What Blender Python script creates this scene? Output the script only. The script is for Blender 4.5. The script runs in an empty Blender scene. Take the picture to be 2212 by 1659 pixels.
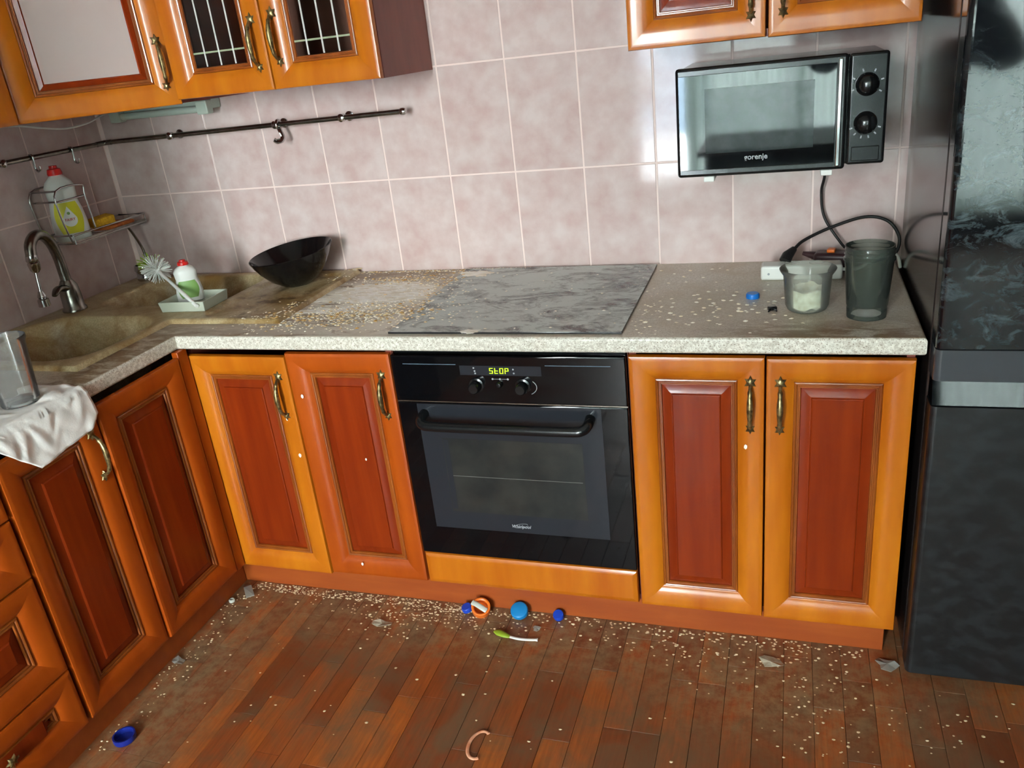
import bpy, bmesh, math, random
from mathutils import Vector, Matrix, noise as mnoise
R_ = math.radians
random.seed(7)
scene = bpy.context.scene
COL = scene.collection

# ------------------------------------------------------------------ camera, world, light, exposure
cam_d = bpy.data.cameras.new('camera'); cam = bpy.data.objects.new('camera', cam_d); COL.objects.link(cam)
cam.location = (0.9440, -2.3290, 1.4691); cam.rotation_euler = (1.17592, 0.10683, 0.30121)
cam_d.sensor_width = 36.0; cam_d.lens = 1787.58 / 2212 * 36.0; cam_d.clip_start = 0.02
scene.camera = cam
SKY = 80.0
world = bpy.data.worlds.new('overcast_sky'); scene.world = world; world.use_nodes = True
bg = world.node_tree.nodes['Background']; bg.inputs['Color'].default_value = (0.92, 0.97, 1.0, 1); bg.inputs['Strength'].default_value = SKY
WX0, WX1, WZ0, WZ1, WY = -0.34, 2.56, 0.15, 2.50, -5.00          # the window opening in the wall behind the photographer
pl = bpy.data.lights.new('window_daylight_portal', 'AREA'); pl.shape = 'RECTANGLE'; pl.size = WX1 - WX0; pl.size_y = WZ1 - WZ0
pl.cycles.is_portal = True
plo = bpy.data.objects.new('window_daylight_portal', pl); COL.objects.link(plo)
plo.location = ((WX0 + WX1) / 2, WY - 0.13, (WZ0 + WZ1) / 2); plo.rotation_euler = (R_(90), 0, 0)
vs = scene.view_settings; vs.view_transform = 'Standard'; vs.look = 'None'; vs.exposure = 0.35; vs.gamma = 1.0; vs.use_curve_mapping = False
scene.display_settings.display_device = 'sRGB'
try: scene.cycles.max_bounces = 7; scene.cycles.diffuse_bounces = 5; scene.cycles.glossy_bounces = 4; scene.cycles.transparent_max_bounces = 14; scene.cycles.adaptive_threshold = 0.02; scene.cycles.use_denoising = True; scene.cycles.caustics_reflective = False; scene.cycles.caustics_refractive = False
except Exception: pass

# ------------------------------------------------------------------ key measures (metres)
H = 0.831            # worktop height
XL, XR = -1.245, 2.70  # left and right wall
YD = -0.590          # front of the base doors, back run
XD = -0.602          # front of the base doors, left run
ZU = 1.414           # underside of the wall cabinets

# ------------------------------------------------------------------ helpers
def srgb(r, g, b):
    f = lambda c: (c / 255 / 12.92) if c / 255 <= 0.04045 else ((c / 255 + 0.055) / 1.055) ** 2.4
    return (f(r), f(g), f(b), 1.0)

MATS = {}
def mat(name, c1, c2=None, scale=8.0, vec=(1, 1, 1), rough=0.4, metal=0.0, spec=0.5, coat=0.0, coat_r=0.1, trans=0.0, ior=1.45,
        bump=0.0, bump_scale=None, emit=None, es=0.0, detail=4.0, contrast=(0.35, 0.65), alpha=1.0, rnd=0.0, sheen=0.0, rough2=None):
    m = bpy.data.materials.new(name); m.use_nodes = True
    nt = m.node_tree; b = nt.nodes['Principled BSDF']; N = nt.nodes.new; L = nt.links.new
    b.inputs['Base Color'].default_value = c1; b.inputs['Roughness'].default_value = rough; b.inputs['Metallic'].default_value = metal
    b.inputs['Specular IOR Level'].default_value = spec; b.inputs['Coat Weight'].default_value = coat; b.inputs['Coat Roughness'].default_value = coat_r
    b.inputs['Transmission Weight'].default_value = trans; b.inputs['IOR'].default_value = ior; b.inputs['Alpha'].default_value = alpha
    b.inputs['Sheen Weight'].default_value = sheen
    if emit: b.inputs['Emission Color'].default_value = emit; b.inputs['Emission Strength'].default_value = es
    if c2 or bump or rnd:
        g = N('ShaderNodeNewGeometry'); mp = N('ShaderNodeMapping'); mp.inputs['Scale'].default_value = vec; L(g.outputs['Position'], mp.inputs['Vector'])
        src = mp.outputs['Vector']
        if rnd:
            oi = N('ShaderNodeObjectInfo'); ad = N('ShaderNodeVectorMath'); ad.operation = 'ADD'; sc = N('ShaderNodeVectorMath'); sc.operation = 'SCALE'
            cx = N('ShaderNodeCombineXYZ')
            for k in range(3): L(oi.outputs['Random'], cx.inputs[k])
            sc.inputs['Scale'].default_value = 37.0; L(cx.outputs[0], sc.inputs[0]); L(sc.outputs[0], ad.inputs[1]); L(src, ad.inputs[0]); src = ad.outputs[0]
        nz = N('ShaderNodeTexNoise'); nz.inputs['Scale'].default_value = scale; nz.inputs['Detail'].default_value = detail; L(src, nz.inputs['Vector'])
        col = None
        if c2:
            mr = N('ShaderNodeMapRange'); mr.inputs[1].default_value, mr.inputs[2].default_value = contrast; L(nz.outputs['Fac'], mr.inputs[0])
            mx = N('ShaderNodeMix'); mx.data_type = 'RGBA'; mx.inputs[6].default_value = c1; mx.inputs[7].default_value = c2; L(mr.outputs[0], mx.inputs[0]); col = mx.outputs[2]
            if rough2 is not None:
                r2 = N('ShaderNodeMapRange'); r2.inputs[3].default_value = rough; r2.inputs[4].default_value = rough2; L(mr.outputs[0], r2.inputs[0]); L(r2.outputs[0], b.inputs['Roughness'])
        if rnd:
            hs = N('ShaderNodeHueSaturation'); oi2 = N('ShaderNodeObjectInfo'); mr2 = N('ShaderNodeMapRange'); mr2.inputs[3].default_value = 1 - rnd; mr2.inputs[4].default_value = 1 + rnd
            L(oi2.outputs['Random'], mr2.inputs[0]); L(mr2.outputs[0], hs.inputs['Value'])
            if col: L(col, hs.inputs['Color'])
            else: hs.inputs['Color'].default_value = c1
            col = hs.outputs[0]
        if col: L(col, b.inputs['Base Color'])
        if bump:
            nb = N('ShaderNodeTexNoise'); nb.inputs['Scale'].default_value = bump_scale or scale; nb.inputs['Detail'].default_value = 2; L(src, nb.inputs['Vector'])
            bp = N('ShaderNodeBump'); bp.inputs['Strength'].default_value = bump; bp.inputs['Distance'].default_value = 0.002; L(nb.outputs['Fac'], bp.inputs['Height']); L(bp.outputs[0], b.inputs['Normal'])
    MATS[name] = m
    return m

FLAT = 0.0015
def new(name, me, m, parent=None, loc=(0, 0, 0), rot=(0, 0, 0), smooth=None, flat=True):
    o = bpy.data.objects.new(name, me); COL.objects.link(o); o.location = loc; o.rotation_euler = rot
    if parent: o.parent = parent
    if m is not None and not me.materials: me.materials.append(m)
    if smooth is not None:
        me.polygons.foreach_set('use_smooth', [True] * len(me.polygons)); me.set_sharp_from_angle(angle=R_(smooth))
        if flat:
            for p_ in me.polygons:
                if p_.area > FLAT: p_.use_smooth = False
    return o
def from_bm(name, bm, m, parent=None, loc=(0, 0, 0), rot=(0, 0, 0), smooth=None, flat=True):
    bmesh.ops.recalc_face_normals(bm, faces=bm.faces[:])
    me = bpy.data.meshes.new(name); bm.to_mesh(me); bm.free(); return new(name, me, m, parent, loc, rot, smooth, flat)
def pyd(name, v, f, m, parent=None, loc=(0, 0, 0), rot=(0, 0, 0), smooth=None, flat=True):
    me = bpy.data.meshes.new(name); me.from_pydata([tuple(p) for p in v], [], f); me.update(); return new(name, me, m, parent, loc, rot, smooth, flat)
def tag(o, label=None, cat=None, group=None, kind=None):
    if label: o['label'] = label
    if cat: o['category'] = cat
    if group: o['group'] = group
    if kind: o['kind'] = kind
    return o
def thing(name, label, cat, loc=(0, 0, 0), rot=(0, 0, 0), group=None):
    o = bpy.data.objects.new(name, None); COL.objects.link(o); o.location = loc; o.rotation_euler = rot; o.empty_display_size = 0.05
    return tag(o, label, cat, group)
def copy_tree(o, parent=None):
    c = o.copy(); COL.objects.link(c); c.parent = parent
    for ch in list(o.children): copy_tree(ch, c)
    return c
def bm_box(bm, x0, x1, y0, y1, z0, z1):
    r = bmesh.ops.create_cube(bm, size=1.0)['verts']
    bmesh.ops.scale(bm, vec=(x1 - x0, y1 - y0, z1 - z0), verts=r); bmesh.ops.translate(bm, vec=((x0 + x1) / 2, (y0 + y1) / 2, (z0 + z1) / 2), verts=r)
    return r
def box(name, x0, x1, y0, y1, z0, z1, m, parent=None, bev=0.0, seg=2, loc=(0, 0, 0), rot=(0, 0, 0)):
    bm = bmesh.new(); bm_box(bm, x0, x1, y0, y1, z0, z1)
    if bev: bmesh.ops.bevel(bm, geom=bm.edges[:], offset=bev, segments=seg, profile=0.5, affect='EDGES')
    o = from_bm(name, bm, m, parent, loc, rot, 40 if bev else None)
    if bev:
        for p_ in o.data.polygons:
            if max(abs(c_) for c_ in p_.normal) > 0.9995: p_.use_smooth = False
    return o
def lathe(name, prof, m, parent=None, n=40, loc=(0, 0, 0), rot=(0, 0, 0), smooth=45, warp=None):
    v, f = [], []
    for (r, z) in prof:
        for k in range(n):
            a = 2 * math.pi * k / n; v.append((r * math.cos(a), r * math.sin(a), z))
    P = len(prof)
    for i in range(P - 1):
        for k in range(n): f.append((i * n + k, i * n + (k + 1) % n, (i + 1) * n + (k + 1) % n, (i + 1) * n + k))
    if prof[0][0] > 1e-5: f.append(tuple(range(n - 1, -1, -1)))
    if prof[-1][0] > 1e-5: f.append(tuple((P - 1) * n + k for k in range(n)))
    if warp: v = [warp(*p) for p in v]
    bm = bmesh.new(); me = bpy.data.meshes.new(name); me.from_pydata(v, [], f); bm.from_mesh(me); bmesh.ops.remove_doubles(bm, verts=bm.verts[:], dist=1e-5)
    bpy.data.meshes.remove(me)
    return from_bm(name, bm, m, parent, loc, rot, smooth)
def spline(pts, sub=8, closed=False):
    P = [Vector(p) for p in pts]; out = []; n = len(P)
    for i in range(n if closed else n - 1):
        a = P[(i - 1) % n] if closed or i > 0 else P[0] * 2 - P[1]; b, c = P[i], P[(i + 1) % n]
        d = P[(i + 2) % n] if closed or i + 2 < n else P[-1] * 2 - P[-2]
        for s in range(sub):
            t = s / sub; out.append(0.5 * ((2 * b) + (c - a) * t + (2 * a - 5 * b + 4 * c - d) * t * t + (3 * b - a - 3 * c + d) * t ** 3))
    if not closed: out.append(P[-1])
    return out
def tube_bm(bm, path, rad, n=10, flat=1.0):
    path = [Vector(p) for p in path]; k = len(path); rings = []
    rad = rad if isinstance(rad, (list, tuple)) else [rad] * k
    t0 = (path[1] - path[0]).normalized(); up = Vector((0, 0, 1)) if abs(t0.z) < 0.9 else Vector((1, 0, 0)); u = t0.cross(up).normalized()
    for i in range(k):
        t = (path[min(i + 1, k - 1)] - path[max(i - 1, 0)]).normalized(); u = (u - t * u.dot(t)).normalized(); w = t.cross(u)
        rings.append([bm.verts.new(path[i] + (u * math.cos(2 * math.pi * j / n) + w * math.sin(2 * math.pi * j / n) * flat) * rad[i]) for j in range(n)])
    for i in range(k - 1):
        for j in range(n): bm.faces.new((rings[i][j], rings[i][(j + 1) % n], rings[i + 1][(j + 1) % n], rings[i + 1][j]))
    bm.faces.new(rings[0][::-1]); bm.faces.new(rings[-1])
def tube(name, path, rad, m, parent=None, n=10, loc=(0, 0, 0), rot=(0, 0, 0), flat=1.0):
    bm = bmesh.new(); tube_bm(bm, path, rad, n, flat); return from_bm(name, bm, m, parent, loc, rot, 50, False)
def prism(name, outline, z0, z1, m, parent=None, loc=(0, 0, 0), rot=(0, 0, 0), bev=0.0, smooth=None):
    bm = bmesh.new(); vs_ = [bm.verts.new((x, y, z0)) for x, y in outline]; f = bm.faces.new(vs_)
    r = bmesh.ops.extrude_face_region(bm, geom=[f]); bmesh.ops.translate(bm, vec=(0, 0, z1 - z0), verts=[e for e in r['geom'] if isinstance(e, bmesh.types.BMVert)])
    if bev: bmesh.ops.bevel(bm, geom=bm.edges[:], offset=bev, segments=2, profile=0.5, affect='EDGES')
    return from_bm(name, bm, m, parent, loc, rot, smooth if smooth else (40 if bev else None))
def text(name, s, size, m, parent=None, loc=(0, 0, 0), rot=(R_(90), 0, 0), shear=0.0, extrude=0.0003, align='CENTER', bold=0.0):
    c = bpy.data.curves.new(name, 'FONT'); c.body = s; c.size = size; c.extrude = extrude; c.align_x = align; c.align_y = 'CENTER'; c.shear = shear; c.offset = bold
    t_ = bpy.data.objects.new(name, c); COL.objects.link(t_); bpy.context.view_layer.update()
    me = bpy.data.meshes.new_from_object(t_.evaluated_get(bpy.context.evaluated_depsgraph_get())); bpy.data.objects.remove(t_); bpy.data.curves.remove(c)
    me.materials.clear(); me.materials.append(m); me.name = name
    return new(name, me, None, parent, loc, rot)

# ------------------------------------------------------------------ materials
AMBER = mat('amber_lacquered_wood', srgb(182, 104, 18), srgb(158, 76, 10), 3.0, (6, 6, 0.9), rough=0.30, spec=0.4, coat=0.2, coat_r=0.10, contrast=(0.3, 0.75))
REDAMBER = mat('red_amber_lacquered_wood', srgb(162, 72, 14), srgb(138, 54, 8), 3.0, (6, 6, 0.9), rough=0.30, spec=0.4, coat=0.2, coat_r=0.10, contrast=(0.3, 0.75))  # AMBER made redder and darker, for the left run and one back door
BEAD = mat('darker_glazed_wood', srgb(140, 72, 22), srgb(116, 54, 16), 3.0, (6, 6, 0.9), rough=0.3, coat=0.35, coat_r=0.12)
CHERRY = mat('cherry_red_wood', srgb(124, 42, 10), srgb(106, 32, 8), 4.0, (8, 8, 0.7), rough=0.25, spec=0.22, coat=0.12, coat_r=0.06, contrast=(0.3, 0.7))
CARCASS = mat('cherry_brown_board', srgb(128, 62, 48), srgb(116, 54, 42), 5.0, (4, 4, 1), rough=0.45)
PLINTH = mat('orange_brown_plinth', srgb(150, 72, 26), srgb(136, 60, 22), 4.0, (1, 6, 6), rough=0.4)
DARKIN = mat('dark_cabinet_inside', srgb(128, 76, 60), srgb(110, 62, 48), 4.0, rough=0.5)
BRONZE = mat('antique_bronze', srgb(158, 140, 96), srgb(96, 82, 54), 90.0, rough=0.36, metal=0.8, contrast=(0.4, 0.6))
CHROME = mat('chrome', srgb(190, 190, 190), rough=0.12, metal=1.0)
DULLCHROME = mat('worn_chrome', srgb(150, 146, 138), srgb(120, 116, 108), 40.0, rough=0.25, metal=1.0)
TILE = mat('pink_mottled_tile', srgb(209, 190, 186), srgb(194, 166, 161), 19.0, rough=0.07, spec=0.5, bump=0.06, bump_scale=12.0, rnd=0.02, contrast=(0.32, 0.68), detail=7)
GROUT = mat('pale_pink_grout', srgb(232, 210, 203), rough=0.8)
WHITEWALL = mat('white_plaster', srgb(205, 200, 192), rough=0.8)
DULLWALL = mat('brown_wallpaper', srgb(92, 72, 60), rough=0.85)
CEIL = mat('white_ceiling', srgb(246, 243, 236), rough=0.9)
BLACKGLASS = mat('black_glass', srgb(9, 10, 12), rough=0.04, spec=0.9)
NAVYPRINT = mat('dark_grey_print_on_glass', srgb(36, 38, 43), rough=0.08, spec=0.4)
OVENGLASS = mat('black_oven_glass', srgb(8, 8, 10), rough=0.05, spec=0.35)
WINDOWPRINT = mat('smoky_oven_window', srgb(46, 46, 44), srgb(34, 36, 36), 12.0, rough=0.07)
BLACKPLASTIC = mat('black_plastic', srgb(18, 19, 20), rough=0.18)
BLACKRUBBER = mat('black_rubber', srgb(24, 22, 22), rough=0.5)
GREYPRINT = mat('grey_print', srgb(150, 152, 156), rough=0.5)
BLUEPRINT = mat('blue_grey_line', srgb(92, 110, 128), rough=0.4)
WHITEPL = mat('white_plastic', srgb(222, 222, 216), rough=0.35)
OFFWHITE = mat('grey_white_plastic', srgb(188, 190, 180), rough=0.4)
PAPER = mat('white_paper_towel', srgb(250, 248, 244), srgb(238, 235, 230), 30.0, rough=0.9, bump=0.12, bump_scale=300.0)
REDPL = mat('red_plastic', srgb(190, 26, 22), rough=0.35)
BLUE = mat('royal_blue_plastic', srgb(24, 62, 170), rough=0.35)
NAVY = mat('dark_blue_plastic', srgb(22, 36, 120), rough=0.35)
CYAN = mat('bright_blue_plastic', srgb(22, 120, 180), rough=0.4)
SKYBLUE = mat('mid_blue_plastic', srgb(26, 108, 190), rough=0.35)
ORANGE = mat('orange_plastic', srgb(224, 110, 34), rough=0.35)
GREEN = mat('lime_green', srgb(136, 160, 40), rough=0.5)
YELLOWLBL = mat('yellow_label', srgb(206, 196, 40), rough=0.4)
GREENLBL = mat('green_label', srgb(120, 156, 84), rough=0.4)
SPONGEY = mat('yellow_sponge', srgb(226, 178, 40), srgb(200, 148, 30), 120.0, rough=0.95, bump=0.6, bump_scale=160.0)
SPONGEO = mat('orange_cloth', srgb(204, 112, 50), srgb(170, 84, 36), 60.0, rough=0.95, bump=0.4, bump_scale=120.0)
def thin(name, tint, gloss=0.06, body=0.0, bodyc=None, rough=0.05, ior=1.48):
    """thin clear sheet: lets light straight through, mirrors at a fresnel share, may hold a little cloudy body"""
    m = bpy.data.materials.new(name); m.use_nodes = True; nt = m.node_tree; nt.nodes.clear(); N = nt.nodes.new; L = nt.links.new
    out = N('ShaderNodeOutputMaterial'); tr = N('ShaderNodeBsdfTransparent'); tr.inputs[0].default_value = tint; gl = N('ShaderNodeBsdfGlossy'); gl.inputs['Roughness'].default_value = rough
    lw = N('ShaderNodeFresnel'); lw.inputs[0].default_value = ior; mx = N('ShaderNodeMixShader'); L(lw.outputs[0], mx.inputs[0]); L(gl.outputs[0], mx.inputs[2])
    if body:
        df = N('ShaderNodeBsdfDiffuse'); df.inputs[0].default_value = bodyc; tl = N('ShaderNodeBsdfTranslucent'); tl.inputs[0].default_value = bodyc; m1 = N('ShaderNodeMixShader'); m1.inputs[0].default_value = 0.5; L(df.outputs[0], m1.inputs[1]); L(tl.outputs[0], m1.inputs[2])
        m2 = N('ShaderNodeMixShader'); m2.inputs[0].default_value = body; L(tr.outputs[0], m2.inputs[1]); L(m1.outputs[0], m2.inputs[2]); L(m2.outputs[0], mx.inputs[1])
    else: L(tr.outputs[0], mx.inputs[1])
    L(mx.outputs[0], out.inputs[0]); return m
CLEAR = thin('clear_plastic', (0.97, 0.98, 0.97, 1), body=0.13, bodyc=srgb(236, 236, 236), rough=0.12, ior=1.3)
CLOUDY = thin('cloudy_clear_plastic', (0.97, 0.985, 0.96, 1), body=0.20, bodyc=srgb(240, 243, 234), rough=0.15, ior=1.3)
RESIDUE = mat('white_pasty_residue', srgb(250, 248, 232), srgb(206, 202, 176), 40.0, rough=0.6)
SMOKE = thin('smoky_grey_plastic', (0.70, 0.74, 0.70, 1), body=0.24, bodyc=srgb(134, 144, 136), rough=0.12, ior=1.35)
GLASS = thin('cabinet_glass', (0.93, 0.96, 0.95, 1), rough=0.02)
FROST = mat('frosted_glass', srgb(186, 168, 163), srgb(178, 156, 150), 3.0, rough=0.28, spec=0.5)
CAME = mat('white_glass_line', srgb(205, 200, 196), rough=0.4)
CAMEG = mat('greenish_glass_line', srgb(150, 156, 128), rough=0.4)
LAMPW = mat('pale_lamp_housing', srgb(186, 200, 188), rough=0.4)
BOWLBLK = mat('black_bowl_glaze', srgb(12, 12, 13), rough=0.14)
LED = mat('green_led', srgb(60, 90, 0), rough=0.5, emit=srgb(190, 250, 10), es=1.6)
FRAMEW = mat('white_window_frame', srgb(225, 228, 228), rough=0.4)
PEEL = mat('orange_peel_strip', srgb(200, 120, 80), srgb(214, 160, 130), 60.0, rough=0.6)
FOIL = thin('crumpled_clear_film', (0.95, 0.95, 0.93, 1), body=0.5, bodyc=srgb(226, 228, 220), rough=0.2, ior=1.25)
OAT = mat('oat_flake', srgb(255, 250, 236), srgb(244, 228, 190), 60.0, rough=0.8, contrast=(0.45, 0.75))
OATF = mat('oat_flake_floor', srgb(240, 222, 188), srgb(196, 166, 120), 60.0, rough=0.8, contrast=(0.4, 0.7))
CRUST = mat('brown_food_crust', srgb(188, 140, 66), srgb(240, 222, 178), 50.0, rough=0.85)
DUST = mat('grey_white_dried_dough', srgb(186, 178, 158), srgb(150, 140, 118), 50.0, rough=0.9)

def node_mat(name):
    m = bpy.data.materials.new(name); m.use_nodes = True; nt = m.node_tree
    return m, nt, nt.nodes['Principled BSDF'], nt.nodes.new, nt.links.new
def ramp(nt, fac, a, b, lo=0.0, hi=1.0):
    r = nt.nodes.new('ShaderNodeMapRange'); r.inputs[1].default_value = a; r.inputs[2].default_value = b; r.inputs[3].default_value = lo; r.inputs[4].default_value = hi
    nt.links.new(fac, r.inputs[0]); return r.outputs[0]
def mixc(nt, fac, a, b):
    x = nt.nodes.new('ShaderNodeMix'); x.data_type = 'RGBA'
    nt.links.new(fac, x.inputs[0])
    for i, c in ((6, a), (7, b)):
        if isinstance(c, tuple): x.inputs[i].default_value = c
        else: nt.links.new(c, x.inputs[i])
    return x.outputs[2]
def math_(nt, op, a, b=None):
    x = nt.nodes.new('ShaderNodeMath'); x.operation = op
    for i, c in enumerate((a, b)):
        if c is None: continue
        if isinstance(c, (int, float)): x.inputs[i].default_value = c
        else: nt.links.new(c, x.inputs[i])
    x.use_clamp = op in ('MULTIPLY', 'ADD') and False
    return x.outputs[0]
def noise_tex(nt, scale, vec=(1, 1, 1), detail=5, rough=0.6, loc=(0, 0, 0), dist=0.0):
    g = nt.nodes.new('ShaderNodeNewGeometry'); mp = nt.nodes.new('ShaderNodeMapping'); mp.inputs['Scale'].default_value = vec; mp.inputs['Location'].default_value = loc
    nt.links.new(g.outputs['Position'], mp.inputs['Vector']); n = nt.nodes.new('ShaderNodeTexNoise'); n.inputs['Scale'].default_value = scale
    n.inputs['Detail'].default_value = detail; n.inputs['Roughness'].default_value = rough; n.inputs['Distortion'].default_value = dist
    nt.links.new(mp.outputs[0], n.inputs['Vector']); return n.outputs['Fac']
def blob(nt, cx, cy, rx, ry, soft=0.6, cz=None, rz=1.0):
    """1 inside an ellipse round a place on the surface, fading to 0 outside (a spill's own outline)."""
    g = nt.nodes.new('ShaderNodeNewGeometry'); s = nt.nodes.new('ShaderNodeVectorMath'); s.operation = 'SUBTRACT'; s.inputs[1].default_value = (cx, cy, cz or 0)
    nt.links.new(g.outputs['Position'], s.inputs[0]); d = nt.nodes.new('ShaderNodeVectorMath'); d.operation = 'MULTIPLY'; d.inputs[1].default_value = (1 / rx, 1 / ry, 1 / rz if cz is not None else 0)
    nt.links.new(s.outputs[0], d.inputs[0]); l = nt.nodes.new('ShaderNodeVectorMath'); l.operation = 'LENGTH'; nt.links.new(d.outputs[0], l.inputs[0])
    return ramp(nt, l.outputs['Value'], 1.0 - soft, 1.0 + soft, 1.0, 0.0)

# worktop: grey-beige granite laminate with spills, grime and dried dough
COUNTER, nt, b, N, L = node_mat('granite_laminate')
sp = noise_tex(nt, 130, detail=3, rough=0.7); sp2 = noise_tex(nt, 320, detail=2, loc=(3, 1, 2))
c = mixc(nt, ramp(nt, sp, 0.38, 0.62), srgb(182, 174, 160), srgb(220, 216, 204)); c = mixc(nt, ramp(nt, sp2, 0.56, 0.66), c, srgb(136, 122, 106))
gr = noise_tex(nt, 9, detail=6, rough=0.7, dist=0.6)
up = N('ShaderNodeNewGeometry'); sx = N('ShaderNodeSeparateXYZ'); L(up.outputs['Normal'], sx.inputs[0]); top = ramp(nt, sx.outputs[2], 0.8, 0.97)
film = math_(nt, 'MULTIPLY', ramp(nt, gr, 0.25, 0.65, 0.15, 0.75), top); c = mixc(nt, film, c, srgb(188, 172, 150)); c = mixc(nt, math_(nt, 'MULTIPLY', math_(nt, 'MULTIPLY', blob(nt, -0.30, -0.30, 0.42, 0.42, 0.5), top), ramp(nt, gr, 0.3, 0.6, 0.4, 0.95)), c, srgb(136, 108, 76))
brown = math_(nt, 'MULTIPLY', math_(nt, 'MULTIPLY', ramp(nt, noise_tex(nt, 14, (1, 2.5, 1), 7, 0.7, (5, 2, 0), 0.5), 0.38, 0.54), top),
              math_(nt, 'MAXIMUM', blob(nt, 1.05, -0.60, 0.22, 0.10), math_(nt, 'MAXIMUM', blob(nt, -0.45, -0.30, 0.22, 0.30), math_(nt, 'MAXIMUM', blob(nt, -0.67, -0.80, 0.09, 0.45), blob(nt, -0.55, -0.56, 0.30, 0.06)))))
c = mixc(nt, math_(nt, 'MULTIPLY', brown, 0.85), c, srgb(112, 78, 34))
wh = math_(nt, 'MULTIPLY', math_(nt, 'MULTIPLY', ramp(nt, noise_tex(nt, 10, (1, 3.2, 1), 7, 0.7, (1, 7, 0), 1.0), 0.36, 0.46), top),
           math_(nt, 'MAXIMUM', blob(nt, -0.19, -0.27, 0.22, 0.16, 0.35), math_(nt, 'MULTIPLY', blob(nt, -0.15, -0.52, 0.4, 0.10), 0.6)))
c = mixc(nt, wh, c, srgb(244, 240, 226)); L(c, b.inputs['Base Color'])
L(ramp(nt, gr, 0.3, 0.7, 0.28, 0.55), b.inputs['Roughness'])
bp = N('ShaderNodeBump'); bp.inputs['Strength'].default_value = 0.35; bp.inputs['Distance'].default_value = 0.003; L(math_(nt, 'ADD', wh, math_(nt, 'MULTIPLY', gr, 0.3)), bp.inputs['Height']); L(bp.outputs[0], b.inputs['Normal'])

# sink: beige composite with yellow-brown grime
SINK, nt, b, N, L = node_mat('beige_composite_sink')
c = mixc(nt, ramp(nt, noise_tex(nt, 260, detail=2), 0.4, 0.6), srgb(206, 188, 150), srgb(180, 162, 126))
gr = noise_tex(nt, 6.5, detail=7, rough=0.65, dist=0.8)
c = mixc(nt, ramp(nt, gr, 0.38, 0.62, 0.1, 0.9), c, srgb(138, 102, 46)); c = mixc(nt, math_(nt, 'MULTIPLY', ramp(nt, noise_tex(nt, 16, (1, 1, 1), 6, 0.7, (9, 4, 1)), 0.5, 0.62), blob(nt, -0.5, -0.28, 0.16, 0.26)), c, srgb(92, 64, 22))
L(c, b.inputs['Base Color']); b.inputs['Roughness'].default_value = 0.42

# cooktop: black glass smeared with dried grey-white dough
HOB, nt, b, N, L = node_mat('smeared_black_cooktop_glass')
n1 = noise_tex(nt, 7, (1, 1.7, 1), 9, 0.74, (2, 5, 0), 0.9); n2 = noise_tex(nt, 30, (1, 2.2, 1), 7, 0.75, (4, 1, 0), 0.6)
s = math_(nt, 'ADD', math_(nt, 'MULTIPLY', n1, 0.7), math_(nt, 'MULTIPLY', n2, 0.3))
edge = blob(nt, 0.28, -0.30, 0.36, 0.36, 0.45)
sm = ramp(nt, math_(nt, 'ADD', s, math_(nt, 'MULTIPLY', edge, 0.08)), 0.47, 0.58)
left = blob(nt, 0.07, -0.36, 0.24, 0.34, 0.7); sm = math_(nt, 'MAXIMUM', sm, math_(nt, 'MULTIPLY', left, ramp(nt, s, 0.36, 0.52, 0, 0.85)))
g_ = N('ShaderNodeNewGeometry'); s_ = N('ShaderNodeSeparateXYZ'); L(g_.outputs['Normal'], s_.inputs[0]); sm = math_(nt, 'MULTIPLY', sm, ramp(nt, s_.outputs[2], 0.9, 0.99))
c = mixc(nt, sm, srgb(38, 36, 37), srgb(204, 210, 206)); L(c, b.inputs['Base Color']); L(ramp(nt, sm, 0, 1, 0.16, 0.7), b.inputs['Roughness'])

# parquet plank
def plank_mat(name, rnd):
    m, nt, b, N, L = node_mat(name)
    oi = N('ShaderNodeObjectInfo'); g = N('ShaderNodeNewGeometry')
    rampn = N('ShaderNodeValToRGB'); rampn.color_ramp.elements[0].color = srgb(112, 58, 30); rampn.color_ramp.elements[1].color = srgb(176, 96, 38)
    e = rampn.color_ramp.elements.new(0.45); e.color = srgb(142, 72, 34); e = rampn.color_ramp.elements.new(0.72); e.color = srgb(158, 82, 36)
    if rnd: L(oi.outputs['Random'], rampn.inputs[0])
    else: rampn.inputs[0].default_value = 0.5
    gn = noise_tex(nt, 26, (5, 0.35, 1), 6, 0.65); c = mixc(nt, ramp(nt, gn, 0.35, 0.65, 0.0, 0.55), rampn.outputs[0], srgb(98, 46, 20))
    d = noise_tex(nt, 7.5, (1, 0.8, 1), 7, 0.7, (1.3, 0.2, 0), 0.6)
    c = mixc(nt, ramp(nt, d, 0.42, 0.64, 0, 0.8), c, srgb(104, 82, 58)); d2 = noise_tex(nt, 30, (1, 1, 1), 6, 0.75, (8, 3, 0))
    near = math_(nt, 'MAXIMUM', blob(nt, 0.25, -0.62, 1.1, 0.14), math_(nt, 'MAXIMUM', blob(nt, -0.55, -0.9, 0.14, 0.5), blob(nt, 0.95, -0.72, 0.3, 0.16)))
    c = mixc(nt, math_(nt, 'MULTIPLY', ramp(nt, d2, 0.40, 0.60), math_(nt, 'MULTIPLY', near, 0.6)), c, srgb(150, 128, 96)); L(c, b.inputs['Base Color'])
    L(ramp(nt, d, 0.4, 0.7, 0.33, 0.6), b.inputs['Roughness'])
    return m
PLANK = plank_mat('dirty_parquet', True); PLANK0 = plank_mat('dirty_parquet_plain', False)

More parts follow.
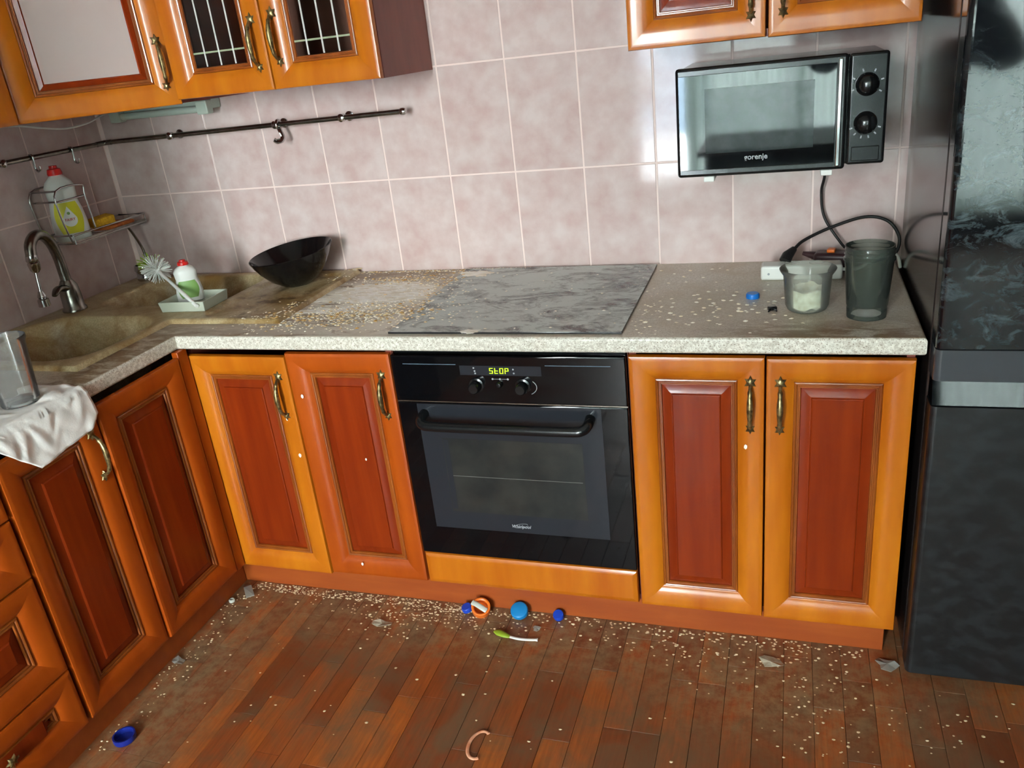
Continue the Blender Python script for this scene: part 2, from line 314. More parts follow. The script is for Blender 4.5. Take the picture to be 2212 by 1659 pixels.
# fridge: glossy black enamel with dusty smears
FRIDGE, nt, b, N, L = node_mat('black_fridge_enamel_with_smears')
n1 = noise_tex(nt, 20, (1, 1, 1.6), 9, 0.78, (3, 2, 5), 0.8); up_ = blob(nt, 1.42, -0.66, 0.5, 1, 0.5, 1.0, 0.32); lo_ = blob(nt, 1.40, -0.66, 0.3, 1, 0.6, 0.60, 0.14)
sm = math_(nt, 'MULTIPLY', ramp(nt, n1, 0.50, 0.66), math_(nt, 'MAXIMUM', up_, math_(nt, 'MULTIPLY', lo_, 0.5)))
c = mixc(nt, math_(nt, 'MULTIPLY', sm, 0.40), srgb(15, 16, 19), srgb(96, 112, 118)); L(c, b.inputs['Base Color'])
low = N('ShaderNodeNewGeometry'); sz = N('ShaderNodeSeparateXYZ'); L(low.outputs['Position'], sz.inputs[0])
rl = ramp(nt, sz.outputs[2], 0.80, 0.70, 0.055, 0.42)
L(math_(nt, 'ADD', rl, math_(nt, 'MULTIPLY', sm, 0.10)), b.inputs['Roughness'])
FRIDGELOW = mat('dusty_black_enamel', srgb(12, 13, 15), srgb(22, 25, 28), 26.0, (1, 1, 1.5), rough=0.36, rough2=0.40, spec=0.7, contrast=(0.45, 0.6), detail=8)
FRIDGESIDE = mat('dark_fridge_side', srgb(40, 34, 33), rough=0.12, spec=0.6)
FRIDGEBAND = mat('grey_fridge_band', srgb(58, 60, 64), rough=0.25)

# sheer curtain
SHEER = bpy.data.materials.new('sheer_curtain'); SHEER.use_nodes = True; nt = SHEER.node_tree; nt.nodes.clear(); N = nt.nodes.new; L = nt.links.new
out = N('ShaderNodeOutputMaterial'); tr = N('ShaderNodeBsdfTransparent'); tl = N('ShaderNodeBsdfTranslucent'); df = N('ShaderNodeBsdfDiffuse'); a1 = N('ShaderNodeMixShader'); a2 = N('ShaderNodeMixShader')
tl.inputs['Color'].default_value = srgb(170, 186, 178); df.inputs['Color'].default_value = srgb(150, 160, 152); a1.inputs[0].default_value = 0.40; a2.inputs[0].default_value = 0.93
L(tl.outputs[0], a1.inputs[1]); L(df.outputs[0], a1.inputs[2]); L(tr.outputs[0], a2.inputs[1]); L(a1.outputs[0], a2.inputs[2]); L(a2.outputs[0], out.inputs[0])

# ------------------------------------------------------------------ the room
def struct(name, o, label=None): return tag(o, label, kind='structure')
floor = struct('floor', box('floor', XL, XR, WY - 0.1, 0.05, -0.06, -0.0075, PLANK0), 'dirty reddish brown parquet floor')
# planks: strips of 65 mm laid towards the camera
PW = 0.0652
plank_me = {}
def plank_mesh(l):
    k = round(l, 3)
    if k not in plank_me:
        bm = bmesh.new(); bm_box(bm, 0.0004, PW - 0.0004, 0.0004, l - 0.0004, -0.0075, 0.0)
        bmesh.ops.bevel(bm, geom=[e for e in bm.edges if all(v.co.z > -0.001 for v in e.verts)], offset=0.0006, segments=1, profile=0.5, affect='EDGES')
        me = bpy.data.meshes.new('plank'); bm.to_mesh(me); bm.free(); me.materials.append(PLANK); plank_me[k] = me
    return plank_me[k]
rng = random.Random(3)
ncol = 0
for i in range(-11, 16):
    x = 0.76 + (i - 8) * PW + 8 * 0
    y = -0.40 - rng.choice([0.0, 0.08, 0.15, 0.22, 0.29])
    x = 0.76 + i * PW - 0.0
    if x > 1.62: continue
    yy = -0.42
    first = True
    while yy > -1.62:
        l = rng.choice([0.24, 0.31, 0.38]) if not first else rng.choice([0.12, 0.2, 0.26, 0.33]); first = False
        yy -= l
        new('plank', plank_mesh(l), None, floor, (x, yy, 0))
for i in range(-22, -11):
    x = 0.76 + i * PW; yy = -0.42; first = True
    if x < -0.70: continue
    while yy > -1.62:
        l = rng.choice([0.24, 0.31, 0.38]) if not first else rng.choice([0.12, 0.2, 0.26, 0.33]); first = False
        yy -= l
        new('plank', plank_mesh(l), None, floor, (x, yy, 0))

TW, TH, T0, TZ = 0.20314, 0.30597, -0.0123, 1.1155
wall_b = struct('wall_back', box('wall_back', XL - 0.15, XR, 0.0012, 0.15, -0.05, 2.6, GROUT), 'back wall of pink mottled tiles')
wall_l = struct('wall_left', box('wall_left', XL - 0.15, XL - 0.0012, WY, 0.0012, -0.05, 2.6, GROUT), 'left wall of pink mottled tiles')
box('added_shade_wall', XL - 0.002, -0.56, -2.75, -2.05, -0.05, 2.55, DULLWALL, wall_l)  # added wall stub out of view, blocks window light from the left run
tile_me = {}
def tile_mesh(w, h):
    k = (round(w, 3), round(h, 3))
    if k not in tile_me:
        bm = bmesh.new(); bm_box(bm, 0.0025, w - 0.0025, 0, 0.006, 0.0025, h - 0.0025)
        bmesh.ops.bevel(bm, geom=[e for e in bm.edges if all(v.co.y < 0.001 for v in e.verts)], offset=0.0010, segments=2, profile=0.5, affect='EDGES')
        me = bpy.data.meshes.new('tile'); bm.to_mesh(me); bm.free(); me.materials.append(TILE); tile_me[k] = me
    return tile_me[k]
rows = [(TZ + j * TH) for j in range(-1, 4)]
for z in rows:
    for i in range(-8, 11):
        x0, x1 = T0 + i * TW, T0 + (i + 1) * TW
        x0 = max(x0, XL)
        if x1 - x0 < 0.02 or x1 <= XL: continue
        if x0 > 1.75: continue
        new('tile', tile_mesh(x1 - x0, TH), None, wall_b, (x0, 0.0, z))
    yk = [0.0] + [-0.104 - k * TW for k in range(0, 8)]
    for a, c_ in zip(yk[:-1], yk[1:]):
        new('tile', tile_mesh(a - c_, TH), None, wall_l, (XL, c_, z), (0, 0, R_(90)))
struct('wall_right', box('wall_right', XR, XR + 0.12, WY, 0.004, -0.05, 2.6, DULLWALL), 'brown papered right wall')
struct('ceiling', box('ceiling', XL - 0.15, XR + 0.12, WY - 0.15, 0.15, 2.55, 2.65, CEIL), 'white ceiling')
wf = struct('wall_front', box('wall_front', XL - 0.15, WX0, WY - 0.15, WY, -0.05, 2.6, DULLWALL), 'brown papered wall round the window')
box('wall_pier', WX1, XR + 0.12, WY - 0.15, WY, -0.05, 2.6, DULLWALL, wf); box('wall_sill_part', WX0, WX1, WY - 0.15, WY, -0.05, WZ0, DULLWALL, wf); box('wall_lintel', WX0, WX1, WY - 0.15, WY, WZ1, 2.6, DULLWALL, wf)
win = tag(thing('window_1', 'wide white-framed window opposite the kitchen units', None, (0, WY - 0.08, 0)), kind='structure')
for x in (WX0, 0.22, 0.98, 1.74, WX1 - 0.06): box('window_frame', x, x + 0.06, -0.03, 0.03, WZ0, WZ1, FRAMEW, win, 0.004)
for z in (WZ0, WZ1 - 0.06): box('window_frame', WX0, WX1, -0.028, 0.028, z, z + 0.06, FRAMEW, win, 0.004)
for a, c_ in ((WX0 + .05, .23), (.27, .99), (1.03, 1.75), (1.79, WX1 - .05)): box('pane', a, c_, -0.004, 0.0, WZ0 + 0.05, WZ1 - 0.05, GLASS, win)
box('window_sill', WX0 - 0.05, WX1 + 0.05, 0.08, 0.26, WZ0 - 0.03, WZ0, FRAMEW, win, 0.004)
v, f = [], []
nx = 240
for j in range(2):
    for i in range(nx + 1):
        t = i / nx; x = 0.20 + t * 2.44; y = WY + 0.10 + 0.022 * math.sin(t * 150) + 0.012 * math.sin(t * 57 + 1)
        v.append((x, y, 0.08 if j == 0 else 2.46))
for i in range(nx): f.append((i, i + 1, nx + 2 + i, nx + 1 + i))
struct('snowy_ground', box('snowy_ground', -60, 60, -80, WY - 0.4, -2.3, -2.0, mat('snow', srgb(244, 246, 250), rough=0.9)), 'snow covered yard outside the window')
nb = thing('neighbour_building', 'low grey building across the snowy yard outside the window', 'building', (-9.5, -33.0, -2.0))
BLD = mat('dark_grey_render', srgb(104, 116, 128), rough=0.9)
box('wall', -7.5, 7.5, 0, 6, 0, 2.7, BLD, nb); box('roof_slab', -7.7, 7.7, -0.2, 6.2, 2.7, 2.95, BLD, nb)
for k in range(6): box('window', -6.6 + k * 2.3, -5.4 + k * 2.3, 5.95, 6.06, 0.9, 2.1, BLACKGLASS, nb)
tag(pyd('sheer_curtain', v, f, SHEER, smooth=80, flat=False), 'pleated sheer white curtain over the window', 'curtain')
DRAPE = mat('brown_drape_cloth', srgb(70, 52, 40), rough=0.9)
v, f = [], []
for j in range(2):
    for i in range(81): t = i / 80; v.append((1.36 + t * 0.56, WY + 0.17 + 0.03 * math.sin(t * 60), 0.05 if j == 0 else 2.46))
for i in range(80): f.append((i, i + 1, 82 + i, 81 + i))
dp_ = pyd('drape', v, f, DRAPE, smooth=80, flat=False); dp_.modifiers.new('thick', 'SOLIDIFY').thickness = 0.003  # added drape, holds window light back from the left run
tag(dp_, 'heavy brown drape added in front of the sheer curtain to dim its light', 'curtain')
tag(tube('curtain_rod', [(-0.5, WY + 0.10, 2.47), (2.66, WY + 0.10, 2.47)], 0.012, CHROME), 'plain metal rod carrying the sheer curtain', 'curtain rod')

# ------------------------------------------------------------------ worktop and sink
bm = bmesh.new()
def loop(pts):
    vv = [bm.verts.new((x, y, H)) for x, y in pts]; return [bm.edges.new((vv[i], vv[(i + 1) % len(vv)])) for i in range(len(vv))]
es = loop([(XL + .002, -.002), (XL + .002, -1.9), (-.619, -1.9), (-.619, -.61), (1.214, -.61), (1.214, -.002)])
es += loop([(-1.2, -.04), (-.38, -.04), (-.38, -.49), (-.73, -.49), (-.73, -.84), (-1.2, -.84)])
bmesh.ops.triangle_fill(bm, use_beauty=True, use_dissolve=False, edges=es)
bmesh.ops.recalc_face_normals(bm, faces=bm.faces[:])
r = bmesh.ops.extrude_face_region(bm, geom=bm.faces[:]); bmesh.ops.translate(bm, vec=(0, 0, -0.038), verts=[e for e in r['geom'] if isinstance(e, bmesh.types.BMVert)])
on_ = lambda e, k, val: all(abs(v.co[k] - val) < 1e-4 for v in e.verts)
ed = [e for e in bm.edges if (on_(e, 1, -.61) or on_(e, 0, -.619) or on_(e, 0, 1.214)) and (all(abs(v.co.z - H) < 1e-4 for v in e.verts) or all(abs(v.co.z - H + .038) < 1e-4 for v in e.verts)) and len(e.link_faces) == 2]
bmesh.ops.bevel(bm, geom=ed, offset=0.008, segments=6, profile=0.5, affect='EDGES')
tag(from_bm('worktop', bm, COUNTER), 'L-shaped stained grey-beige granite-look worktop along both walls', 'worktop')

sx0, sx1, sy0, sy1 = -1.225, -0.357, -0.862, -0.014
nx, ny = 145, 142
def rrect(x, y, x0, x1, y0, y1, r):
    cx, cy = (x0 + x1) / 2, (y0 + y1) / 2; qx, qy = abs(x - cx) - (x1 - x0) / 2 + r, abs(y - cy) - (y1 - y0) / 2 + r
    return math.hypot(max(qx, 0), max(qy, 0)) + min(max(qx, qy), 0) - r
ss = lambda a, c_, t: (lambda u: u * u * (3 - 2 * u))(min(1, max(0, (t - a) / (c_ - a))))
NCX, NCY = -0.712, -0.508
def sinkz(x, y):
    d1 = min(x - sx0, sx1 - x, y - sy0, sy1 - y); d2 = max(NCX - x, y - NCY)
    z = H + 0.0005 + 0.0115 * ss(0, 0.007, min(d1, d2))
    a = -rrect(x, y, -1.185, -0.738, -0.825, -0.470, 0.12); c_ = -rrect(x, y, -1.115, -0.655, -0.375, -0.050, 0.09); d = -rrect(x, y, -0.628, -0.385, -0.480, -0.050, 0.03)
    z -= 0.16 * ss(0, 0.055, a) + 0.15 * ss(0, 0.05, c_) + 0.006 * ss(0, 0.02, d)
    return z
v, f, idx = [], [], {}
for j in range(ny + 1):
    for i in range(nx + 1):
        x = sx0 + (sx1 - sx0) * i / nx; y = sy0 + (sy1 - sy0) * j / ny
        if x > NCX + 0.003 and y < NCY - 0.003: continue
        idx[(i, j)] = len(v); v.append((x, y, sinkz(x, y)))
for j in range(ny):
    for i in range(nx):
        q_ = [(i, j), (i + 1, j), (i + 1, j + 1), (i, j + 1)]
        if all(k in idx for k in q_): f.append(tuple(idx[k] for k in q_))
sink = thing('corner_sink', 'beige stained two-bowl corner sink with drainer', 'sink')
pyd('basin', v, f, SINK, sink, smooth=60)
for x, y, z in ((-0.96, -0.64, H + 0.008 - 0.16), (-0.90, -0.21, H + 0.008 - 0.15)): lathe('drain', [(0.0, 0.003), (0.028, 0.004), (0.036, 0.003), (0.037, 0.0005)], DULLCHROME, sink, 24, (x, y, z))

# ------------------------------------------------------------------ doors, handles, cabinets
def star(r0, r1, n, off=0.0): return [((r0 if k % 2 == 0 else r1) * math.sin(math.pi * k / n + off), (r0 if k % 2 == 0 else r1) * math.cos(math.pi * k / n + off)) for k in range(2 * n)]
def handle_mesh():
    bm = bmesh.new()
    Lh = 0.105
    path = spline([(0, 0.001, 0), (0, -0.012, 0.004), (0, -0.022, 0.018), (0, -0.026, 0.038), (0, -0.027, 0.055), (0, -0.025, 0.075), (0, -0.019, 0.090), (0, -0.010, 0.101), (0, 0.001, Lh)], 4)
    n = len(path); rad = []
    for i in range(n):
        t = i / (n - 1); rr = 0.0038 + 0.0034 * math.exp(-((t - 0.5) / 0.2) ** 2)
        if abs(t - 0.24) < 0.03 or abs(t - 0.76) < 0.03: rr += 0.0012
        rad.append(rr)
    tube_bm(bm, path, rad, 10)
    for zc, sg, s_ in ((-0.004, -1, 0.9), (Lh + 0.004, 1, 1.1)):
        ring = star(0.0135 * s_, 0.0075 * s_, 6)
        a = [bm.verts.new((x, 0.0008, zc + z * sg * 1.2)) for x, z in ring]; b_ = [bm.verts.new((x * 0.75, -0.004, zc + z * sg * 0.9)) for x, z in ring]; cc = bm.verts.new((0, -0.0065, zc))
        k = len(ring)
        for i in range(k): bm.faces.new((a[i], a[(i + 1) % k], b_[(i + 1) % k], b_[i])); bm.faces.new((b_[i], b_[(i + 1) % k], cc))
        bm.faces.new(a)
    bmesh.ops.recalc_face_normals(bm, faces=bm.faces[:])
    me = bpy.data.meshes.new('handle'); bm.to_mesh(me); bm.free(); me.materials.append(BRONZE)
    me.polygons.foreach_set('use_smooth', [True] * len(me.polygons)); me.set_sharp_from_angle(angle=R_(50))
    return me
HANDLE = handle_mesh()
def sweep_rect(name, w, h, prof, m, parent=None, loc=(0, 0, 0), rot=(0, 0, 0), smooth=28, close=False):
    """mitred frame: prof = [(inset, out)], local x 0..w, z 0..h, front towards -y"""
    v, f = [], []
    for (u, o) in prof: v += [(u, -o, u), (w - u, -o, u), (w - u, -o, h - u), (u, -o, h - u)]
    for i in range(len(prof) - 1):
        for k in range(4): f.append((i * 4 + k, i * 4 + (k + 1) % 4, (i + 1) * 4 + (k + 1) % 4, (i + 1) * 4 + k))
    if close: n = (len(prof) - 1) * 4; f.append((n, n + 1, n + 2, n + 3))
    bm = bmesh.new(); vv = [bm.verts.new(p) for p in v]
    for q_ in f: bm.faces.new([vv[k] for k in q_])
    me = bpy.data.meshes.new(name); bm.to_mesh(me); bm.free(); o = new(name, me, m, parent, loc, rot)
    me.polygons.foreach_set('use_smooth', [True] * len(me.polygons))
    me.set_sharp_from_angle(angle=R_(smooth))
    # keep the mitre lines crisp
    import numpy as np
    eg = np.empty(len(me.edges) * 2, dtype=np.int64); me.edges.foreach_get('vertices', eg); eg = eg.reshape(-1, 2)
    for i, (a, b_) in enumerate(eg):
        if abs(a - b_) == 4: me.edges[i].use_edge_sharp = True
    if close: me.polygons[len(me.polygons) - 1].use_smooth = False
    return o
FW = 0.058
FRAME_P = [(0.004, -0.020), (0.0, -0.016), (0.0, -0.005), (0.0015, -0.001), (0.006, 0.0), (0.012, -0.0002), (0.020, -0.0002), (0.032, -0.001), (0.043, -0.0035), (0.051, -0.0075), (0.055, -0.0110), (FW, -0.0125), (FW + 0.0005, -0.0185)]
BEAD_P = [(FW, -0.0135), (FW + 0.0015, -0.0105), (FW + 0.004, -0.0095), (FW + 0.0065, -0.0105), (FW + 0.008, -0.0130), (FW + 0.010, -0.0130), (FW + 0.0115, -0.0115), (FW + 0.0135, -0.0115), (FW + 0.0150, -0.0150)]
PANEL_P = [(FW + 0.014, -0.0170), (FW + 0.0165, -0.0170), (FW + 0.034, -0.0105), (FW + 0.0365, -0.0105), (FW + 0.0375, -0.0075), (FW + 0.040, -0.0062)]
def door(parent, x, z, w, h, hside=None, hz=None, glazing=None, name='door', ry=0.0, dy=0.0, horizontal=None, rz=0.0, wood=None):
    """a framed door whose front is at local y=0; parts: bead, panel, handle"""
    d = sweep_rect(name, w, h, FRAME_P, wood or AMBER, parent, (x, dy, z), (0, ry, rz))
    sweep_rect('bead_moulding', w, h, BEAD_P, BEAD, d)
    if glazing is None: sweep_rect('panel', w, h, PANEL_P, CHERRY, d, close=True)
    elif glazing == 'frost':
        sweep_rect('inner_moulding', w, h, [(FW + 0.014, -0.016), (FW + 0.018, -0.0150), (FW + 0.027, -0.0125), (FW + 0.031, -0.0155)], CHERRY, d)
        box('frosted_pane', FW + 0.026, w - FW - 0.026, 0.0150, 0.0185, FW + 0.026, h - FW - 0.026, FROST, d)
    else:
        box('pane', FW + 0.012, w - FW - 0.012, 0.0155, 0.0195, FW + 0.012, h - FW - 0.012, GLASS, d)
        gw = w - 2 * FW - 0.03
        for k in (0.22, 0.5, 0.78): box('glass_line', FW + 0.015 + gw * k - 0.0022, FW + 0.015 + gw * k + 0.0022, 0.0138, 0.0153, FW + 0.016, h - FW - 0.016, CAME, d)
        box('glass_line', FW + 0.015, w - FW - 0.015, 0.0140, 0.0154, FW + 0.048, FW + 0.0525, CAMEG, d)
    if hside is not None:
        hx = 0.030 if hside == 'L' else w - 0.030
        new('handle', HANDLE, None, d, (hx, 0.0, hz))
    if horizontal is not None: new('handle', HANDLE, None, d, (w / 2 - 0.0525, 0.0, horizontal), (0, R_(90), 0))
    return d
def carcass(p, w, dep, z0, z1, m, shelves=(), inside=None, t=0.016, y0=0.021, top=True, z2=None):
    ins = inside or m
    box('side_panel', 0, t, y0, dep, z0, z1, m, p); box('side_panel', w - t, w, y0, dep, z0, z2 or z1, m, p)
    box('bottom_panel', t, w - t, y0, dep, z0, z0 + t, m, p)
    if top: box('top_panel', t, w - t, y0, dep, z1 - t, z1, m, p)
    box('back_panel', t, w - t, dep - 0.006, dep, z0 + t, z1 - t, ins, p)
    for s_ in shelves: box('shelf', t, w - t, y0 + 0.01, dep - 0.006, s_, s_ + t, ins, p)

DZ0, DH = 0.088, 0.690
# right base cabinet
cab = thing('base_cabinet', 'two-door wooden base cabinet between the oven and the black fridge', 'cabinet', (0.603, YD, 0))
carcass(cab, 0.597, 0.585, DZ0, H - 0.039, CARCASS, top=False)
door(cab, 0.0, DZ0, 0.299, DH, 'R', 0.522); door(cab, 0.302, DZ0 - 0.002, 0.296, DH, 'L', 0.524)
# left base cabinet on the back run
cab = thing('base_cabinet', 'two-door wooden base cabinet left of the oven beside the inner corner', 'cabinet', (-0.628, YD, 0))
carcass(cab, 0.626, 0.585, DZ0, H - 0.039, CARCASS, top=False)
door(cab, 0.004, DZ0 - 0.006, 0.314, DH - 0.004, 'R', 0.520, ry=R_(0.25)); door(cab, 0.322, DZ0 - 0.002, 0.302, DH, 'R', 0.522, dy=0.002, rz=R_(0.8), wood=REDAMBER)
# oven housing with wooden panel under the oven
cab = thing('oven_housing', 'oven housing cabinet with plain amber wooden strip below the oven', 'cabinet', (0.0, YD, 0))
box('side_panel', 0.0005, 0.002, 0.021, 0.585, DZ0, H - 0.039, CARCASS, cab); box('side_panel', 0.5985, 0.600, 0.021, 0.585, DZ0, H - 0.039, CARCASS, cab)
box('bottom_panel', 0.002, 0.5985, 0.021, 0.585, DZ0, DZ0 + 0.016, CARCASS, cab)
sweep_rect('filler_panel', 0.592, 0.098, [(0.0, -0.02), (0.0, -0.006), (0.002, -0.002), (0.008, 0.0005), (0.014, 0.001)], AMBER, cab, (0.004, 0, 0.090), close=True)
# left run: local x runs along +Y after turning 90 degrees
ROTL = (0, 0, R_(90))
cab = thing('base_cabinet', 'two-door wooden base cabinet in shade under the sink, along the left wall', 'cabinet', (XD, -1.230, 0), ROTL)
carcass(cab, 0.60, 0.60, DZ0, H - 0.039, CARCASS, top=False, z2=0.62)
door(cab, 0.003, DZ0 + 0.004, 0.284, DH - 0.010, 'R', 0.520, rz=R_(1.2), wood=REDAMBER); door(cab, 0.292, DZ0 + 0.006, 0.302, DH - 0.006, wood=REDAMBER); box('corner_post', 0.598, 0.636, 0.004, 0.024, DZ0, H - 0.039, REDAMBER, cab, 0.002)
cab = thing('drawer_cabinet', 'wooden drawer unit beside the sink cabinet at the near left', 'cabinet', (XD, -1.735, 0), ROTL)
carcass(cab, 0.50, 0.60, DZ0, H - 0.039, CARCASS, top=False)
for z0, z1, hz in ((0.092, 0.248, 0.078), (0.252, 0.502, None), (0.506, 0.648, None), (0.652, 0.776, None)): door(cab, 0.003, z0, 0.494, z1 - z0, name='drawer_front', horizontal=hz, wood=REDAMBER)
tag(box('plinth_board', -0.70, 1.184, -0.560, -0.544, 0.0, 0.087, PLINTH, None, 0.002), 'long orange-brown plinth board under the back row of cabinets', 'plinth')
tag(box('plinth_board', -0.661, -0.645, -1.74, -0.562, 0.0, 0.087, PLINTH, None, 0.002), 'dark plinth board under the left row of cabinets', 'plinth')

# wall cabinets
UH = 0.70
cab = thing('wall_cabinet', 'wall cabinet with two leaded-glass doors left of the bare tiles', 'cabinet', (-0.634, -0.340, 0))
carcass(cab, 0.612, 0.338, ZU, ZU + UH, CARCASS, (ZU + 0.34,), DARKIN)
door(cab, 0.001, ZU, 0.305, UH, 'R', 0.062, 'glass', dy=-0.001); door(cab, 0.308, ZU, 0.304, UH, 'L', 0.070, 'glass')
cab = thing('wall_cabinet', 'two-door wooden wall cabinet above the microwave', 'cabinet', (0.594, -0.340, 0))
carcass(cab, 0.599, 0.338, ZU + 0.002, ZU + UH, CARCASS)
door(cab, 0.0, ZU + 0.002, 0.296, UH, 'R', 0.050); door(cab, 0.301, ZU, 0.298, UH, 'L', 0.052)
# diagonal corner cabinet
cab = thing('corner_wall_cabinet', 'diagonal corner wall cabinet with frosted glass door', 'cabinet', (-0.925, -0.611, 0), (0, 0, R_(45)))
W45 = 0.4115
inv = Matrix.Rotation(-R_(45), 3, 'Z')
poly = [tuple((inv @ (Vector(p) - Vector((-0.925, -0.611, 0))))[:2]) for p in ((XL + .003, -.003, 0), (XL + .003, -.611, 0), (-.928, -.611, 0), (-.637, -.320, 0), (-.637, -.003, 0))]
poly = [(x, max(y, 0.021)) if y < 0.02 else (x, y) for x, y in poly]
prism('bottom_panel', poly, ZU - 0.010, ZU + 0.008, CARCASS, cab); prism('top_panel', poly, ZU + UH - 0.016, ZU + UH, CARCASS, cab)
for k in range(5):
    if k == 2: continue
    a, c_ = Vector((*poly[k], 0)), Vector((*poly[(k + 1) % 5], 0)); t = (c_ - a).normalized(); nrm = Vector((-t.y, t.x, 0))
    mid = (a + c_) / 2; side = 1 if nrm.dot(Vector((0.2, 0.25, 0)) - mid) > 0 else -1; nn = nrm * side * 0.014
    pts = [(a.x, a.y), (c_.x, c_.y), (c_.x + nn.x, c_.y + nn.y), (a.x + nn.x, a.y + nn.y)]
    prism('side_panel', pts, ZU + 0.008, ZU + UH - 0.016, CARCASS, cab)
door(cab, 0.002, ZU - 0.012, W45 - 0.004, UH + 0.01, 'R', 0.055, 'frost')
cab = thing('wall_cabinet', 'wall cabinet on the left wall, seen as a sliver beside the corner cabinet', 'cabinet', (-0.905, -1.12, 0), ROTL)
carcass(cab, 0.506, 0.338, ZU - 0.012, ZU + UH, CARCASS); door(cab, 0.002, ZU - 0.012, 0.500, UH)

# ------------------------------------------------------------------ oven
ov = thing('built_in_oven', 'black glass built-in oven under the worktop with green lit display', 'oven', (0.0, YD, 0))
box('oven_body', 0.006, 0.594, 0.022, 0.56, 0.196, 0.780, BLACKPLASTIC, ov)
cp = box('control_panel', 0.003, 0.597, -0.001, 0.021, 0.652, 0.776, OVENGLASS, ov, 0.003)
box('display_strip', 0.187, 0.395, -0.0016, -0.0008, 0.726, 0.751, NAVYPRINT, cp)
for a, c_ in ((0.036, 0.178), (0.405, 0.562)): box('trim_line', a, c_, -0.0018, -0.0008, 0.7525, 0.7540, BLUEPRINT, cp)
# seven segment display: S t 0 P
seg = {'a': (0, 1, .5, 1), 'b': (.5, 1, .5, .5), 'c': (.5, .5, .5, 0), 'd': (0, 0, .5, 0), 'e': (0, .5, 0, 0), 'f': (0, 1, 0, .5), 'g': (0, .5, .5, .5)}
bm = bmesh.new(); cw, chh = 0.0132, 0.0130; x = 0.2645
for glyph in ('afgcd', 'fegd', 'abcdef', 'abgfe'):
    for s_ in glyph:
        x0, z0, x1, z1 = seg[s_]; k = 0.0013
        X = [x + (q_ * cw * 1.12) + 0.0012 * zz for q_, zz in ((x0, z0), (x1, z1))]; Z = [0.7318 + q_ * chh for q_ in (z0, z1)]
        bm_box(bm, min(X) - k / 2, max(X) + k / 2, -0.0024, -0.0014, min(Z) - k / 2, max(Z) + k / 2)
    x += cw
from_bm('display_digits', bm, LED, cp)
for x in (0.227, 0.346):
    kb = lathe('knob', [(0.0, 0.030), (0.011, 0.030), (0.0135, 0.027), (0.0145, 0.010), (0.0145, 0.006), (0.019, 0.0045), (0.0195, 0.0)], BLACKPLASTIC, cp, 32, (x, -0.001, 0.700), (R_(90), 0, 0))
lathe('button', [(0.0, 0.012), (0.005, 0.011), (0.008, 0.006), (0.0085, 0.0)], BLACKPLASTIC, cp, 24, (0.2865, -0.001, 0.7035), (R_(90), 0, 0))
for x in (0.270, 0.289, 0.309): lathe('dial_mark', [(0.0, 0.0006), (0.0026, 0.0006), (0.0026, 0.0)], GREYPRINT, cp, 12, (x, -0.001, 0.7165), (R_(90), 0, 0))
box('dial_mark', 0.270, 0.309, -0.0016, -0.0009, 0.7161, 0.7169, GREYPRINT, cp)
for x, z in ((0.224, 0.745), (0.226, 0.737), (0.227, 0.731), (0.325, 0.7425), (0.326, 0.7325)): lathe('dial_mark', [(0.0, 0.0006), (0.0022, 0.0006), (0.0022, 0.0)], GREYPRINT, cp, 10, (x, -0.0014, z), (R_(90), 0, 0))
tube('dial_mark', [(0.346 + 0.034 * math.cos(t), -0.0013, 0.700 + 0.022 * math.sin(t) - 0.003) for t in [R_(k) for k in range(-55, 50, 7)]], 0.0009, GREYPRINT, cp, 6)
dr = box('oven_door', 0.003, 0.597, -0.001, 0.021, 0.192, 0.648, OVENGLASS, ov, 0.003)
box('door_seam_trim', 0.003, 0.597, 0.002, 0.021, 0.6485, 0.6515, DULLCHROME, ov)
box('printed_border', 0.056, 0.533, -0.0016, -0.0006, 0.279, 0.645, NAVYPRINT, dr)
box('door_window', 0.112, 0.480, -0.0021, -0.0012, 0.332, 0.549, WINDOWPRINT, dr)
box('window_rack_line', 0.128, 0.474, -0.0026, -0.0020, 0.4397, 0.4412, mat('dim_grey_metal', srgb(88, 88, 84), rough=0.5), dr)
box('window_side_print', 0.114, 0.128, -0.0026, -0.0020, 0.34, 0.545, NAVYPRINT, dr)
hp = spline([(0.074, 0.0, 0.618), (0.074, -0.028, 0.614), (0.084, -0.043, 0.606), (0.12, -0.046, 0.603), (0.29, -0.047, 0.603), (0.46, -0.046, 0.603), (0.494, -0.043, 0.606), (0.505, -0.028, 0.614), (0.505, 0.0, 0.618)], 6)
tube('door_handle', hp, 0.0125, BLACKPLASTIC, dr, 14)
text('lettering', 'Whirlpool', 0.0125, GREYPRINT, dr, (0.298, -0.0019, 0.298), shear=0.25, bold=0.0002)
tube('lettering_swoosh', [(0.298 + 0.020 * math.cos(t), -0.0018, 0.3005 + 0.0055 * math.sin(t) + 0.004 * math.cos(t)) for t in [R_(k) for k in range(20, 350, 12)]], 0.0004, GREYPRINT, dr, 6)
# cooktop
tag(box('glass_cooktop', 0.008, 0.592, -0.588, -0.020, H + 0.0003, H + 0.0055, HOB, None, 0.0010), 'black glass cooktop smeared with dried whitish dough above the oven', 'cooktop')

